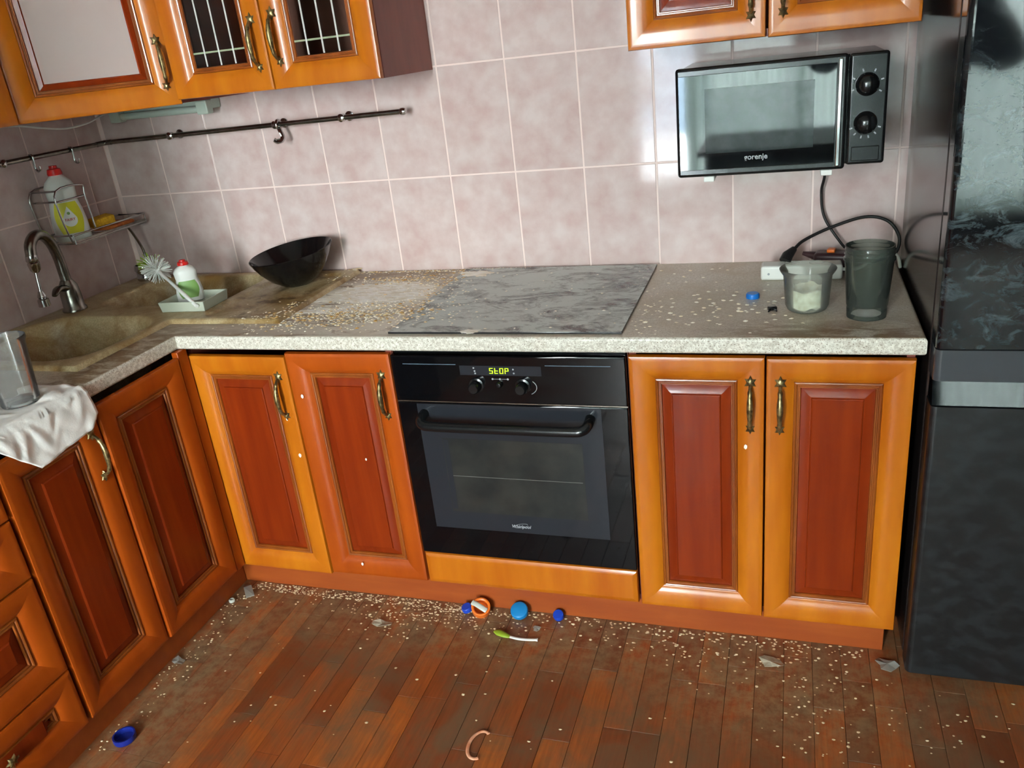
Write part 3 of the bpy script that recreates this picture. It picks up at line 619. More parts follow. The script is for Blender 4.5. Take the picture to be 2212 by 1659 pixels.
# ------------------------------------------------------------------ microwave
MY = -0.352
mw = thing('microwave', 'black wall-mounted microwave with two round knobs', 'microwave', (0, 0, 0))
box('casing', 0.700, 1.136, MY + 0.030, -0.045, 1.136, 1.364, BLACKPLASTIC, mw, 0.006)
md = box('microwave_door', 0.698, 1.058, MY, MY + 0.028, 1.130, 1.368, BLACKPLASTIC, mw, 0.007, 3)
box('door_glass', 0.704, 1.036, MY - 0.0016, MY + 0.002, 1.146, 1.352, BLACKGLASS, md, 0.001)
MESHW = mat('microwave_window_screen', srgb(52, 58, 58), srgb(40, 46, 46), 40.0, rough=0.04, spec=0.55)
box('window_screen', 0.762, 0.992, MY - 0.0022, MY - 0.0012, 1.182, 1.322, MESHW, md)
box('door_grip', 1.038, 1.047, MY - 0.006, MY + 0.004, 1.138, 1.360, CHROME, md, 0.002)
text('lettering', 'gorenje', 0.0165, GREYPRINT, md, (0.872, MY - 0.0019, 1.169), bold=0.0003)
pn = box('control_panel', 1.060, 1.137, MY + 0.003, MY + 0.030, 1.138, 1.366, BLACKPLASTIC, mw, 0.006, 3)
for z in (1.303, 1.225):
    lathe('knob', [(0.0, 0.026), (0.012, 0.0245), (0.0185, 0.019), (0.022, 0.009), (0.0235, 0.006), (0.0235, 0.0)], BLACKPLASTIC, pn, 32, (1.096, MY + 0.003, z), (R_(90), 0, 0))
for z, a0, a1 in ((1.303, -30, 200), (1.225, 200, 340)):
    for k in range(6):
        t = R_(a0 + (a1 - a0) * k / 5); box('dial_mark', -0.0014, 0.0014, -0.0004, 0.0003, -0.003, 0.003, GREYPRINT, pn, loc=(1.096 + 0.030 * math.cos(t), MY + 0.0028, z + 0.030 * math.sin(t)), rot=(0, -t + R_(90), 0))
box('open_button', 1.070, 1.126, MY + 0.0005, MY + 0.006, 1.146, 1.176, BLACKPLASTIC, pn, 0.0015)
for x in (0.768, 1.022):
    bk = tag(thing('wall_bracket', 'white wall bracket under the %s end of the microwave' % ('left' if x < 0.9 else 'right'), 'bracket', (x, 0, 0), group='microwave wall brackets'))
    box('bracket_arm', -0.012, 0.012, -0.345, -0.002, 1.117, 1.1295, WHITEPL, bk, 0.002); box('bracket_plate', -0.012, 0.012, -0.006, -0.0005, 1.10, 1.128, WHITEPL, bk, 0.001)
tube('power_cord', spline([(1.03, -0.06, 1.15), (1.03, -0.050, 1.068), (1.024, -0.03, 1.019), (1.034, -0.03, 0.953), (1.075, -0.05, 0.890), (1.10, -0.09, 0.868), (1.095, -0.12, 0.862)], 8), 0.0035, BLACKRUBBER, mw, 8)

# ------------------------------------------------------------------ fridge
FX = 1.222; FY = -0.660
fr = thing('fridge', 'tall glossy black fridge with smeared doors at the right', 'fridge', (0, 0, 0))
box('cabinet_body', FX, FX + 0.596, -0.590, -0.035, 0.03, 1.905, FRIDGESIDE, fr, 0.004)
box('door_gasket', FX + 0.008, FX + 0.588, -0.604, -0.589, 0.05, 1.89, BLACKRUBBER, fr)
def rounded_door(name, z0, z1, parent, m):
    r_ = 0.012; out_ = [(FX, -0.603), (FX + 0.596, -0.603)]
    for cx, a0 in ((FX + 0.596 - r_, 0), (FX + r_, -90)):
        for k in range(7): t = R_(a0 - 15 * k); out_.append((cx + r_ * math.cos(t), FY + r_ + r_ * math.sin(t)))
    return prism(name, out_, z0, z1, m, parent, smooth=35)
rounded_door('upper_door', 0.828, 1.905, fr, FRIDGE); ld = rounded_door('lower_door', 0.028, 0.704, fr, FRIDGELOW)
rounded_door('trim_band', 0.760, 0.825, fr, FRIDGEBAND)
v = [(FX + .002, -.604, .705), (FX + .594, -.604, .705), (FX + .594, FY + .004, .706), (FX + .002, FY + .004, .706), (FX + .002, FY + .0185, .758), (FX + .594, FY + .0185, .758), (FX + .002, -.604, .758), (FX + .594, -.604, .758)]
f = [(3, 2, 5, 4), (4, 5, 7, 6), (0, 1, 2, 3), (0, 3, 4, 6), (1, 7, 5, 2), (0, 6, 7, 1)]
pyd('grip_recess', v, f, OVENGLASS, fr)
for x in (FX + 0.05, FX + 0.546):
    for y in (-0.56, -0.08): lathe('foot', [(0.0, 0.03), (0.016, 0.03), (0.018, 0.004), (0.016, 0.0), (0.0, 0.0)], BLACKRUBBER, fr, 16, (x, y, 0.0))

# ------------------------------------------------------------------ rail, hooks, lamp, wire basket
rail = thing('utensil_rail', 'thin chrome utensil rail running round the corner under the wall cabinets', 'rail')
tube('rail_bar', [(-0.118, -0.05, 1.3125), (-1.165, -0.05, 1.300)], 0.0075, DULLCHROME, rail, 14)
tube('rail_bar', [(-1.195, -0.080, 1.298), (-1.195, -0.75, 1.297)], 0.0075, DULLCHROME, rail, 14)
tube('rail_elbow', spline([(-1.163, -0.05, 1.300), (-1.186, -0.055, 1.2995), (-1.195, -0.082, 1.298)], 5), 0.0085, DULLCHROME, rail, 14)
lathe('end_cap', [(0.0, 0.020), (0.008, 0.018), (0.0105, 0.012), (0.0105, 0.004), (0.008, 0.0)], CHROME, rail, 18, (-0.120, -0.05, 1.3125), (0, R_(90), 0))
for x in (-0.308, -0.535, -0.925):
    z = 1.3125 - (-0.118 - x) * 0.01195; lathe('rail_bracket', [(0.014, 0.0), (0.014, 0.004), (0.006, 0.006), (0.006, 0.040), (0.0115, 0.043), (0.0115, 0.058), (0.006, 0.062), (0.0, 0.062)], CHROME, rail, 18, (x, -0.001, z), (R_(90), 0, 0))
lathe('rail_bracket', [(0.014, 0.0), (0.014, 0.004), (0.006, 0.006), (0.006, 0.040), (0.0115, 0.043), (0.0115, 0.055), (0.006, 0.06), (0.0, 0.06)], CHROME, rail, 18, (XL + 0.001, -0.45, 1.297), (0, R_(90), 0))
hk = thing('rail_hook', 'flat chrome hook hanging from the rail on the back wall', 'hook', (-0.527, -0.05, 1.3075))
tube('hook_clip', [(0.0 + 0.0, 0.011 * math.cos(t) , 0.011 * math.sin(t)) for t in [R_(k) for k in range(-90, 200, 15)]], 0.006, CHROME, hk, 8)
tube('hook_blade', spline([(0, 0.0, -0.010), (0.006, -0.004, -0.022), (0.010, -0.004, -0.036), (0.008, -0.012, -0.046), (0.0, -0.026, -0.046), (-0.004, -0.032, -0.040)], 5), 0.0075, CHROME, hk, 10, flat=0.45)
for y, lb in ((-0.352, 'chrome wire hook on the left wall rail, nearer the photo edge'), (-0.198, 'chrome wire hook on the left wall rail, nearer the corner')):
    tag(tube('rail_hook', spline([(-1.195, y, 1.3065), (-1.185, y, 1.304), (-1.184, y, 1.292), (-1.186, y, 1.268), (-1.180, y, 1.258), (-1.170, y, 1.262), (-1.168, y, 1.272)], 5), 0.0032, CHROME, None, 8), lb, 'hook', 'wire hooks on the rail')
lamp = thing('under_cabinet_lamp', 'pale greenish strip lamp on the tiles below the corner cabinet', 'lamp', (0, 0, 0))
box('housing', -1.122, -0.748, -0.045, -0.002, 1.372, 1.401, LAMPW, lamp, 0.003); tube('lamp_tube', [(-1.085, -0.060, 1.374), (-0.785, -0.060, 1.374)], 0.0105, LAMPW, lamp, 16)
for a in (-1.122, -0.788): box('end_block', a, a + 0.040, -0.075, -0.043, 1.358, 1.399, LAMPW, lamp, 0.004)
tag(tube('lamp_cable', spline([(-1.235, -0.62, 1.392), (-1.20, -0.52, 1.396), (-1.17, -0.40, 1.393), (-1.14, -0.33, 1.377), (-1.11, -0.27, 1.366), (-1.10, -0.19, 1.372), (-1.11, -0.12, 1.386), (-1.115, -0.055, 1.394)], 8), 0.0028, WHITEPL, None, 8), 'thin white cable sagging below the corner cabinet', 'cable')

bas = thing('wire_basket', 'chrome wire basket on the left wall holding bottle and sponges', 'basket', (0, 0, 0))
WR = 0.0028
def wire(pts, closed=False, sub=1, r_=WR, nm='wire'):
    p = spline(pts, sub, closed) if sub > 1 else [Vector(q_) for q_ in pts]
    if closed and sub == 1: p = p + [p[0]]
    return tube(nm, p, r_, CHROME, bas, 8)
bx0, bx1 = XL + 0.006, XL + 0.115
wire([(bx0, -0.345, 1.060), (bx1, -0.345, 1.060), (bx1, -0.030, 1.060), (bx0, -0.030, 1.060)], True, nm='top_rim')
wire([(bx0, -0.345, 1.035), (bx1, -0.345, 1.035), (bx1, -0.030, 1.035), (bx0, -0.030, 1.035)], True, nm='bottom_rim')
box('front_strip', bx1 - 0.001, bx1 + 0.0015, -0.345, -0.030, 1.030, 1.044, DULLCHROME, bas)
for k in range(9): y = -0.34 + k * 0.038; wire([(bx0, y, 1.0345), (bx1, y, 1.0345)], nm='grid_wire', r_=0.0018)
for y in (-0.345, -0.030): wire([(bx1, y, 1.033), (bx1, y, 1.062)], nm='post')
for x in (bx0, bx1 - 0.01):
    wire([(x, -0.345, 1.035), (x, -0.360, 1.12), (x, -0.352, 1.196), (x, -0.250, 1.198), (x, -0.246, 1.165), (x, -0.242, 1.062)], sub=4, nm='holder_wire')
wire([(bx0, -0.352, 1.196), (bx1 - 0.01, -0.352, 1.196)], nm='holder_wire'); wire([(bx0, -0.352, 1.165), (bx1 - 0.01, -0.354, 1.165), (bx1 - 0.01, -0.250, 1.165)], nm='holder_wire')

# squeeze bottle
def squeeze_bottle(name, label, loc, rz, h, lblmat, s=1.0):
    t = thing(name, label, 'bottle', loc, (0, 0, rz))
    prof = [(0.0, 0.030, 0.018), (0.02, 0.034, 0.021), (0.25, 0.034, 0.022), (0.45, 0.031, 0.022), (0.60, 0.027, 0.021), (0.70, 0.028, 0.021), (0.80, 0.029, 0.020), (0.88, 0.024, 0.018), (0.95, 0.014, 0.013), (0.97, 0.011, 0.011), (1.0, 0.011, 0.011)]
    hb = h * 0.90; v, f = [], []; n = 28
    for (u, a, b_) in prof:
        for k in range(n):
            th = 2 * math.pi * k / n; e = 0.75; c_, s_ = math.cos(th), math.sin(th)
            v.append((a * s * math.copysign(abs(c_) ** e, c_), b_ * s * math.copysign(abs(s_) ** e, s_), u * hb))
    P = len(prof)
    for i in range(P - 1):
        for k in range(n): f.append((i * n + k, i * n + (k + 1) % n, (i + 1) * n + (k + 1) % n, (i + 1) * n + k))
    f.append(tuple(range(n - 1, -1, -1))); f.append(tuple((P - 1) * n + k for k in range(n)))
    body = pyd('bottle_body', v, f, WHITEPL, t, smooth=50)
    lathe('cap', [(0.014 * s, hb * 0.975), (0.0145 * s, hb), (0.0125 * s, hb + h * 0.055), (0.008 * s, hb + h * 0.065), (0.0075 * s, hb + h * 0.10), (0.0, hb + h * 0.10)], REDPL, t, 24)
    # label follows the front of the body
    v, f = [], []; nu, nv = 14, 12
    for j in range(nv + 1):
        for i in range(nu + 1):
            uu = -1 + 2 * i / nu; vv_ = j / nv; u = 0.12 + 0.46 * vv_; wid = 0.026 * (0.75 + 0.25 * math.sin(math.pi * vv_)); x = uu * wid * s
            # find radius at that height
            for q_ in range(P - 1):
                if prof[q_][0] <= u <= prof[q_ + 1][0]: kk = (u - prof[q_][0]) / (prof[q_ + 1][0] - prof[q_][0]); a = prof[q_][1] * (1 - kk) + prof[q_ + 1][1] * kk; b_ = prof[q_][2] * (1 - kk) + prof[q_ + 1][2] * kk
            c_ = min(1.0, abs(x / (a * s))) ** (1 / 0.75); y = -b_ * s * (max(0.0, 1 - c_ * c_) ** 0.5) ** 0.75 - 0.0006
            v.append((x, y, u * hb))
    for j in range(nv):
        for i in range(nu): q_ = j * (nu + 1) + i; f.append((q_, q_ + 1, q_ + nu + 2, q_ + nu + 1))
    lb = pyd('label', v, f, lblmat, t, smooth=60)
    return t, body, hb
t, body, hb = squeeze_bottle('detergent_bottle', 'white squeeze bottle with red cap and yellow label in the wire basket', (XL + 0.062, -0.292, 1.0372), R_(50), 0.228, YELLOWLBL, 1.50)
drop = [(0.0, 0.033)] + [(0.0205 * math.cos(a), -0.008 + 0.0205 * math.sin(a)) for a in [R_(k) for k in range(25, -206, -11)]]
prism('label_drop', [(x, z) for x, z in drop], 0.0, 0.0012, WHITEPL, t, (0.001, -0.0338, hb * 0.36), (R_(90), 0, 0))
text('lettering', 'FAIRY', 0.0115, REDPL, t, (0.001, -0.0354, hb * 0.325), bold=0.0001)
lathe('label_mark', [(0.0, 0.0008), (0.0045, 0.0008), (0.0045, 0.0)], GREENLBL, t, 14, (0.001, -0.0348, hb * 0.42), (R_(90), 0, 0))
squeeze_bottle('detergent_bottle', 'white squeeze bottle with red cap and green label in the sink tray', (-0.764, -0.336, H + 0.0165), R_(35), 0.125, GREENLBL, 1.15)
sp_ = box('sponge', -0.022, 0.022, -0.036, 0.036, 0.0, 0.030, SPONGEY, None, 0.005, 2, (XL + 0.062, -0.165, 1.0525), (R_(4), R_(6), R_(-12))); tag(sp_, 'yellow sponge lying on top in the wire basket', 'sponge')
sp_ = box('sponge', -0.042, 0.042, -0.055, 0.055, 0.0, 0.014, SPONGEO, None, 0.005, 2, (XL + 0.062, -0.120, 1.0375), (0, 0, R_(5))); tag(sp_, 'worn orange sponge cloth under the yellow sponge', 'sponge')

# faucet
fc = thing('kitchen_faucet', 'chrome gooseneck faucet with pull-out spray hose behind the sink', 'faucet', (-1.150, -0.405, H + 0.012))
lathe('base', [(0.036, 0.0), (0.036, 0.006), (0.031, 0.012), (0.030, 0.050), (0.027, 0.078), (0.017, 0.096), (0.0, 0.097)], DULLCHROME, fc, 28)
fd = Vector((0.30, -0.95, 0)).normalized(); A3 = lambda s_, z: (fd.x * s_, fd.y * s_, z)
tube('spout', spline([A3(0, 0.05), A3(0.0, 0.12), A3(0.003, 0.17), A3(0.018, 0.215), A3(0.05, 0.245), A3(0.09, 0.25), A3(0.122, 0.232), A3(0.134, 0.200)], 6), 0.0155, DULLCHROME, fc, 16)
lathe('spray_collar', [(0.0155, 0.0), (0.0175, -0.014), (0.0145, -0.019), (0.017, -0.022), (0.0145, -0.042), (0.008, -0.050), (0.0, -0.050)], CHROME, fc, 22, A3(0.135, 0.205))
tube('spray_hose', [A3(0.136, 0.165), A3(0.142, 0.13), A3(0.146, 0.098)], 0.0052, CHROME, fc, 12)
lathe('spray_head', [(0.0, 0.0), (0.007, 0.0), (0.0125, -0.016), (0.010, -0.020), (0.0155, -0.024), (0.0165, -0.044), (0.0, -0.044)], CHROME, fc, 22, A3(0.147, 0.102))
tube('lever', spline([(0.0, 0.0, 0.062), A3(0.03, 0.078), A3(0.06, 0.082), A3(0.085, 0.070)], 5), [0.019, 0.0185, 0.018, 0.0175, 0.017, 0.0165, 0.016, 0.0155, 0.015, 0.0145, 0.014, 0.013, 0.012, 0.011, 0.010, 0.008], DULLCHROME, fc, 12, flat=0.6)

# sink contents: tray, brush, chrome holder
tr_ = thing('sink_tray', 'grey-white plastic tray on the sink ledge holding a bottle', 'tray', (-0.722, -0.378, H + 0.0125), (0, 0, R_(3)))
bm = bmesh.new(); o_ = [(-.072, -.060), (.072, -.060), (.072, .060), (-.072, .060)]; th = 0.004
vo = [bm.verts.new((x, y, 0)) for x, y in o_]; vt = [bm.verts.new((x * 1.06, y * 1.06, 0.030)) for x, y in o_]; vi = [bm.verts.new((x * 1.06 - math.copysign(th, x), y * 1.06 - math.copysign(th, y), 0.030)) for x, y in o_]; vb = [bm.verts.new((x - math.copysign(th, x), y - math.copysign(th, y), 0.0035)) for x, y in o_]
for A_, B_ in ((vo, vt), (vt, vi), (vi, vb)):
    for k in range(4): bm.faces.new((A_[k], A_[(k + 1) % 4], B_[(k + 1) % 4], B_[k]))
bm.faces.new(vo[::-1]); bm.faces.new(vb); bmesh.ops.bevel(bm, geom=bm.edges[:], offset=0.0012, segments=1, affect='EDGES')
from_bm('tray_body', bm, mat('dirty_grey_plastic', srgb(170, 174, 158), rough=0.5), tr_, smooth=30)
br = thing('dish_brush', 'white dish brush with green-tipped bristles leaning over the sink', 'brush', (0, 0, 0))
p0, p1 = Vector((-0.660, -0.445, H + 0.032)), Vector((-0.866, -0.330, H + 0.108))
tube('brush_handle', [p0, p0.lerp(p1, 0.3), p0.lerp(p1, 0.7), p1], [0.0055, 0.006, 0.0045, 0.006], WHITEPL, br, 10)
ax = (p1 - p0).normalized(); hd = p1 + ax * 0.022
sd = ax.cross(Vector((0, 0, 1))).normalized(); upv = sd.cross(ax)
bmw, bmg = bmesh.new(), bmesh.new(); rg = random.Random(5)
for k in range(190):
    a = rg.uniform(0, 2 * math.pi); u = rg.uniform(-0.03, 0.034); bs = hd + ax * u * 0.8; dr_ = (sd * math.cos(a) + upv * math.sin(a) + ax * (0.5 * u / 0.03)).normalized(); ln = 0.042 - 0.007 * rg.random()
    g = bmg if (u > 0.012 and rg.random() < 0.8) else bmw; tube_bm(g, [bs, bs + dr_ * ln], [0.0017, 0.0012], 4)
lathe('brush_core', [(0.0, -0.032), (0.008, -0.028), (0.009, 0.02), (0.0, 0.03)], WHITEPL, br, 14, tuple(hd), ax.to_track_quat('Z', 'Y').to_euler())
o_ = from_bm('white_bristles', bmw, WHITEPL, br); o_['kind'] = 'stuff'; o_ = from_bm('green_bristles', bmg, GREEN, br); o_['kind'] = 'stuff'
ch = thing('chrome_holder', 'small round chrome cup at the back corner of the sink', 'holder', (-1.150, -0.075, H + 0.0125))
lathe('cup', [(0.0, 0.0), (0.030, 0.0), (0.033, 0.012), (0.030, 0.018), (0.030, 0.030), (0.034, 0.036), (0.031, 0.052), (0.027, 0.052), (0.026, 0.006), (0.0, 0.006)], CHROME, ch, 28)
tube('stem', spline([(0.0, 0.02, 0.045), (-0.005, 0.022, 0.10), (-0.012, 0.004, 0.16), (-0.018, -0.018, 0.205)], 6), 0.0045, DULLCHROME, ch, 10)

# ------------------------------------------------------------------ loose things on the worktop
bw = lathe('salad_bowl', [(0.0, 0.0), (0.040, 0.0), (0.048, 0.004), (0.078, 0.024), (0.104, 0.054), (0.121, 0.082), (0.132, 0.106), (0.130, 0.108), (0.118, 0.086), (0.101, 0.058), (0.075, 0.029), (0.045, 0.010), (0.0, 0.008)], BOWLBLK, None, 56, (-0.512, -0.150, H + 0.0062), (0, 0, 0),
           warp=lambda x, y, z: (x, y * 0.95, z * (0.98 + 0.9 * x + 0.8 * y)))
tag(bw, 'black salad bowl with a slanted rim behind the sink drainer', 'bowl')
def cup(name, prof, m, parent, loc): return lathe(name, prof, m, parent, 40, loc)
c2 = thing('plastic_cup', 'clear plastic cup with white paste inside, left of the dark shaker', 'cup', (0.988, -0.420, H + 0.0005))
cup('cup_wall', [(0.0, 0.0), (0.036, 0.0), (0.043, 0.004), (0.0475, 0.014), (0.0525, 0.082), (0.060, 0.093), (0.0615, 0.097), (0.0595, 0.0985), (0.0510, 0.084), (0.0460, 0.015), (0.042, 0.0055), (0.036, 0.0015), (0.0, 0.0015)], CLOUDY, c2, (0, 0, 0))
mnoise_w = lambda x, y, z: (x * (1 + 0.06 * mnoise.noise((x * 60, y * 60, z * 40))), y * (1 + 0.06 * mnoise.noise((x * 60 + 5, y * 60, z * 40))), max(0.003, z + 0.012 * mnoise.noise((x * 45, y * 45, 3.0))))
lathe('paste_residue', [(0.0, 0.003), (0.034, 0.003), (0.041, 0.009), (0.0435, 0.030), (0.0445, 0.050), (0.042, 0.050), (0.036, 0.030), (0.020, 0.020), (0.0, 0.018)], RESIDUE, c2, 36, warp=mnoise_w)
c3 = thing('shaker_cup', 'tall smoky grey shaker cup with screw-thread rim near the fridge', 'cup', (1.110, -0.467, H + 0.0005))
cup('cup_wall', [(0.0, 0.006), (0.030, 0.006), (0.036, 0.0), (0.0405, 0.0), (0.0415, 0.020), (0.0405, 0.023), (0.0425, 0.028), (0.049, 0.124), (0.052, 0.127), (0.052, 0.131), (0.0495, 0.133), (0.0495, 0.138), (0.051, 0.140), (0.0495, 0.142), (0.0495, 0.147), (0.051, 0.149), (0.0495, 0.151), (0.0495, 0.158), (0.0470, 0.158), (0.0465, 0.125), (0.0402, 0.030), (0.036, 0.026), (0.0, 0.025)], SMOKE, c3, (0, 0, 0))
c1 = thing('plastic_cup', 'tall clear plastic cup standing on the white paper towel', 'cup', (-0.690, -1.050, H + 0.0045))
cup('cup_wall', [(0.0, 0.004), (0.026, 0.004), (0.030, 0.0), (0.039, 0.0), (0.0405, 0.004), (0.050, 0.138), (0.0535, 0.146), (0.0535, 0.152), (0.0515, 0.153), (0.0480, 0.140), (0.0385, 0.007), (0.0, 0.0065)], CLEAR, c1, (0, 0, 0))
# paper towel drooping over the worktop edge
def towel():
    nu, nv = 44, 40; v, f = [], []
    drop_ = [(-0.945, 0.052), (-0.985, 0.082), (-1.06, 0.088), (-1.14, 0.098), (-1.19, 0.045), (-1.215, 0.020)]
    def dl(y):
        for (a, da), (b_, db) in zip(drop_[:-1], drop_[1:]):
            if b_ <= y <= a: k = (y - a) / (b_ - a); return da * (1 - k) + db * k
        return drop_[0][1] if y > drop_[0][0] else drop_[-1][1]
    r_ = 0.012; xe = -0.619 - 0.006
    for j in range(nv + 1):
        y0 = -0.950 - 0.262 * j / nv
        back = 0.14 + 0.02 * math.sin(j * 0.5)
        tot = back + r_ * math.pi / 2 + dl(y0)
        for i in range(nu + 1):
            s_ = tot * i / nu; n_ = mnoise.noise((s_ * 22, y0 * 20, 1.7)); n2_ = mnoise.noise((s_ * 9 + 4, y0 * 9, 8.0))
            y = y0 + 0.008 * n2_
            if s_ < back: x = xe - back + s_; z = H + 0.0022 + 0.010 * max(0, n_ + 0.15) * (1 if s_ > 0.05 else 0.4)
            elif s_ < back + r_ * math.pi / 2: a = (s_ - back) / r_; x = xe + (r_ + 0.003) * math.sin(a); z = H + 0.003 - r_ * (1 - math.cos(a)) + 0.003 * abs(n_)
            else: d_ = s_ - back - r_ * math.pi / 2; x = xe + r_ + 0.004 + 0.25 * d_ + 0.010 * abs(n_) + 0.004; z = H + 0.003 - r_ - d_
            v.append((x, y, z))
    for j in range(nv):
        for i in range(nu): k = j * (nu + 1) + i; f.append((k, k + 1, k + nu + 2, k + nu + 1))
    return pyd('paper_towel', v, f, PAPER, smooth=70)
tw_ = towel(); md_ = tw_.modifiers.new('thick', 'SOLIDIFY'); md_.thickness = 0.0012; md_.offset = 1
tag(tw_, 'crumpled white paper towel hanging over the left worktop edge', 'paper towel')

def bottle_cap(label, loc, r_, h, m, rot=(0, 0, 0), up=True):
    prof = [(0.0, h), (r_ * 0.88, h), (r_ * 0.97, h * 0.88), (r_, h * 0.6), (r_, 0.0), (r_ * 0.86, 0.0), (r_ * 0.84, h * 0.8), (0.0, h * 0.82)]
    n = 48; ridg = lambda x, y, z: (lambda a, rr: (x * (1 + (0.02 * math.cos(a * 24) if rr > r_ * 0.95 and z < h * 0.7 else 0)), y * (1 + (0.02 * math.cos(a * 24) if rr > r_ * 0.95 and z < h * 0.7 else 0)), z))(math.atan2(y, x), math.hypot(x, y))
    o = lathe('bottle_cap', prof, m, None, n, loc, rot, warp=ridg); return tag(o, label, 'bottle cap')
bottle_cap('blue bottle cap lying on the worktop by the paste cup', (0.866, -0.330, H + 0.0005), 0.0155, 0.012, SKYBLUE)
bb = thing('broken_plug', 'small black broken plastic clip on the worktop by the paste cup', 'plastic clip', (0.913, -0.425, H + 0.0005), (0, 0, R_(20)))
box('clip_body', -0.010, 0.010, -0.006, 0.006, 0, 0.009, BLACKPLASTIC, bb, 0.002); tube('clip_prong', [(-0.006, -0.004, 0.004), (-0.014, -0.016, 0.003)], 0.002, BLACKPLASTIC, bb, 6); tube('clip_prong', [(0.004, -0.004, 0.004), (0.004, -0.018, 0.003)], 0.002, BLACKPLASTIC, bb, 6)
# power strip and cables
ps = thing('power_strip', 'white extension socket with plugs behind the plastic cup', 'power strip', (0.0, 0.0, H))
box('strip_body', 0.880, 1.075, -0.190, -0.138, 0.0005, 0.038, WHITEPL, ps, 0.006, 3)
for x in (0.955, 1.015): lathe('socket', [(0.019, 0.0), (0.019, 0.0015), (0.017, 0.0015), (0.016, 0.0), (0.0, 0.0)], OFFWHITE, ps, 24, (x, -0.164, 0.0378))
lathe('switch_dot', [(0.0, 0.001), (0.003, 0.001), (0.003, 0.0)], GREYPRINT, ps, 12, (0.899, -0.190, 0.018), (R_(90), 0, 0))
tube('strip_cable', spline([(1.07, -0.164, 0.020), (1.11, -0.168, 0.022), (1.15, -0.150, 0.040), (1.185, -0.110, 0.046), (1.208, -0.095, 0.030), (1.217, -0.09, 0.0)], 8), 0.0042, WHITEPL, ps, 8)
pg = thing('power_plug', 'black power plug and looping cord beside the white socket', 'plug', (0, 0, 0))
tube('plug_body', [(0.938, -0.150, H + 0.040), (0.944, -0.140, H + 0.052), (0.960, -0.120, H + 0.064)], [0.015, 0.014, 0.008], BLACKRUBBER, pg, 12)
tube('cord', spline([(0.960, -0.120, H + 0.064), (0.985, -0.095, H + 0.080), (1.05, -0.070, H + 0.105), (1.13, -0.055, H + 0.125), (1.185, -0.055, H + 0.112), (1.213, -0.06, H + 0.070), (1.205, -0.065, H + 0.030), (1.17, -0.07, H + 0.015), (1.13, -0.09, H + 0.010), (1.10, -0.11, H + 0.006)], 8), 0.0042, BLACKRUBBER, pg, 8)
pa = thing('plug_adapter', 'dark brown plug adapter lying behind the dark shaker cup', 'adapter', (1.055, -0.100, H + 0.0005), (0, 0, R_(-12)))
DKRED = mat('dark_brown_plastic', srgb(58, 34, 38), rough=0.4)
box('adapter_body', -0.045, 0.05, -0.025, 0.025, 0, 0.048, DKRED, pa, 0.010, 3); tube('adapter_neck', [(-0.045, 0.0, 0.036), (-0.075, 0.0, 0.042)], [0.011, 0.005], DKRED, pa, 10); box('orange_tab', -0.014, 0.006, -0.012, 0.012, 0.047, 0.056, ORANGE, pa, 0.003)

# ------------------------------------------------------------------ things on the floor
bottle_cap('dark blue bottle cap alone on the floor at the lower left', (-0.566, -1.196, 0.0175), 0.0265, 0.017, NAVY, (R_(180), 0, 0))
cb = bottle_cap('large bright blue lid leaning upright against the plinth', (0.262, -0.585, 0.016), 0.0245, 0.014, CYAN, (R_(28), 0, R_(4)))
bottle_cap('small royal blue bottle cap right of the large bright blue lid', (0.371, -0.578, 0.009), 0.015, 0.013, BLUE, (R_(25), 0, 0))
bottle_cap('small blue cap half hidden behind the orange ring', (0.108, -0.590, 0.007), 0.015, 0.013, BLUE, (R_(12), R_(-10), 0))
orr = thing('orange_ring_cap', 'broken orange plastic ring cap with whitish flap by the plinth', 'plastic ring', (0.152, -0.596, 0.022), (R_(30), R_(8), R_(10)))
lathe('ring', [(0.026, -0.010), (0.0265, 0.010), (0.023, 0.011), (0.0195, 0.009), (0.0190, -0.009), (0.0225, -0.011), (0.026, -0.010)], ORANGE, orr, 40)
tube('flap', spline([(-0.026, 0.010, 0.010), (-0.012, 0.004, 0.014), (0.004, -0.004, 0.014), (0.018, -0.010, 0.012)], 5), 0.0075, OFFWHITE, orr, 10, flat=0.35)
sr = thing('pastry_brush', 'lime green and white plastic stick on the parquet below the oven', 'brush', (0, 0, 0))
tube('green_head', spline([(0.212, -0.664, 0.006), (0.225, -0.668, 0.007), (0.245, -0.675, 0.007), (0.262, -0.679, 0.006)], 4), [0.004, 0.006, 0.0075, 0.009, 0.0105, 0.0105, 0.0105, 0.010, 0.0095, 0.0085, 0.0075, 0.006, 0.004], GREEN, sr, 12, flat=0.55)
tube('white_stem', spline([(0.258, -0.678, 0.006), (0.285, -0.681, 0.005), (0.31, -0.680, 0.005), (0.338, -0.676, 0.005)], 4), [0.0045] * 12 + [0.006], WHITEPL, sr, 10, flat=0.6)
pr = tube('peel_ring', [(0.300 + 0.024 * math.cos(t), -1.040 + 0.040 * math.sin(t), 0.0035) for t in [R_(k) for k in range(62, 300, 9)]], 0.0042, PEEL, None, 8, flat=0.5)
tag(pr, 'curled strip of orange peel on the parquet', 'peel')
st = pyd('plastic_strip', [(-0.640, -0.590, 0.001), (-0.622, -0.580, 0.001), (-0.600, -0.600, 0.014), (-0.583, -0.655, 0.010), (-0.563, -0.640, 0.010), (-0.615, -0.618, 0.016)], [(0, 1, 2, 5), (5, 2, 4, 3)], FOIL)
sm_ = st.modifiers.new('thick', 'SOLIDIFY'); sm_.thickness = 0.002
tag(st, 'translucent plastic strip lying in the inner floor corner', 'plastic strip')
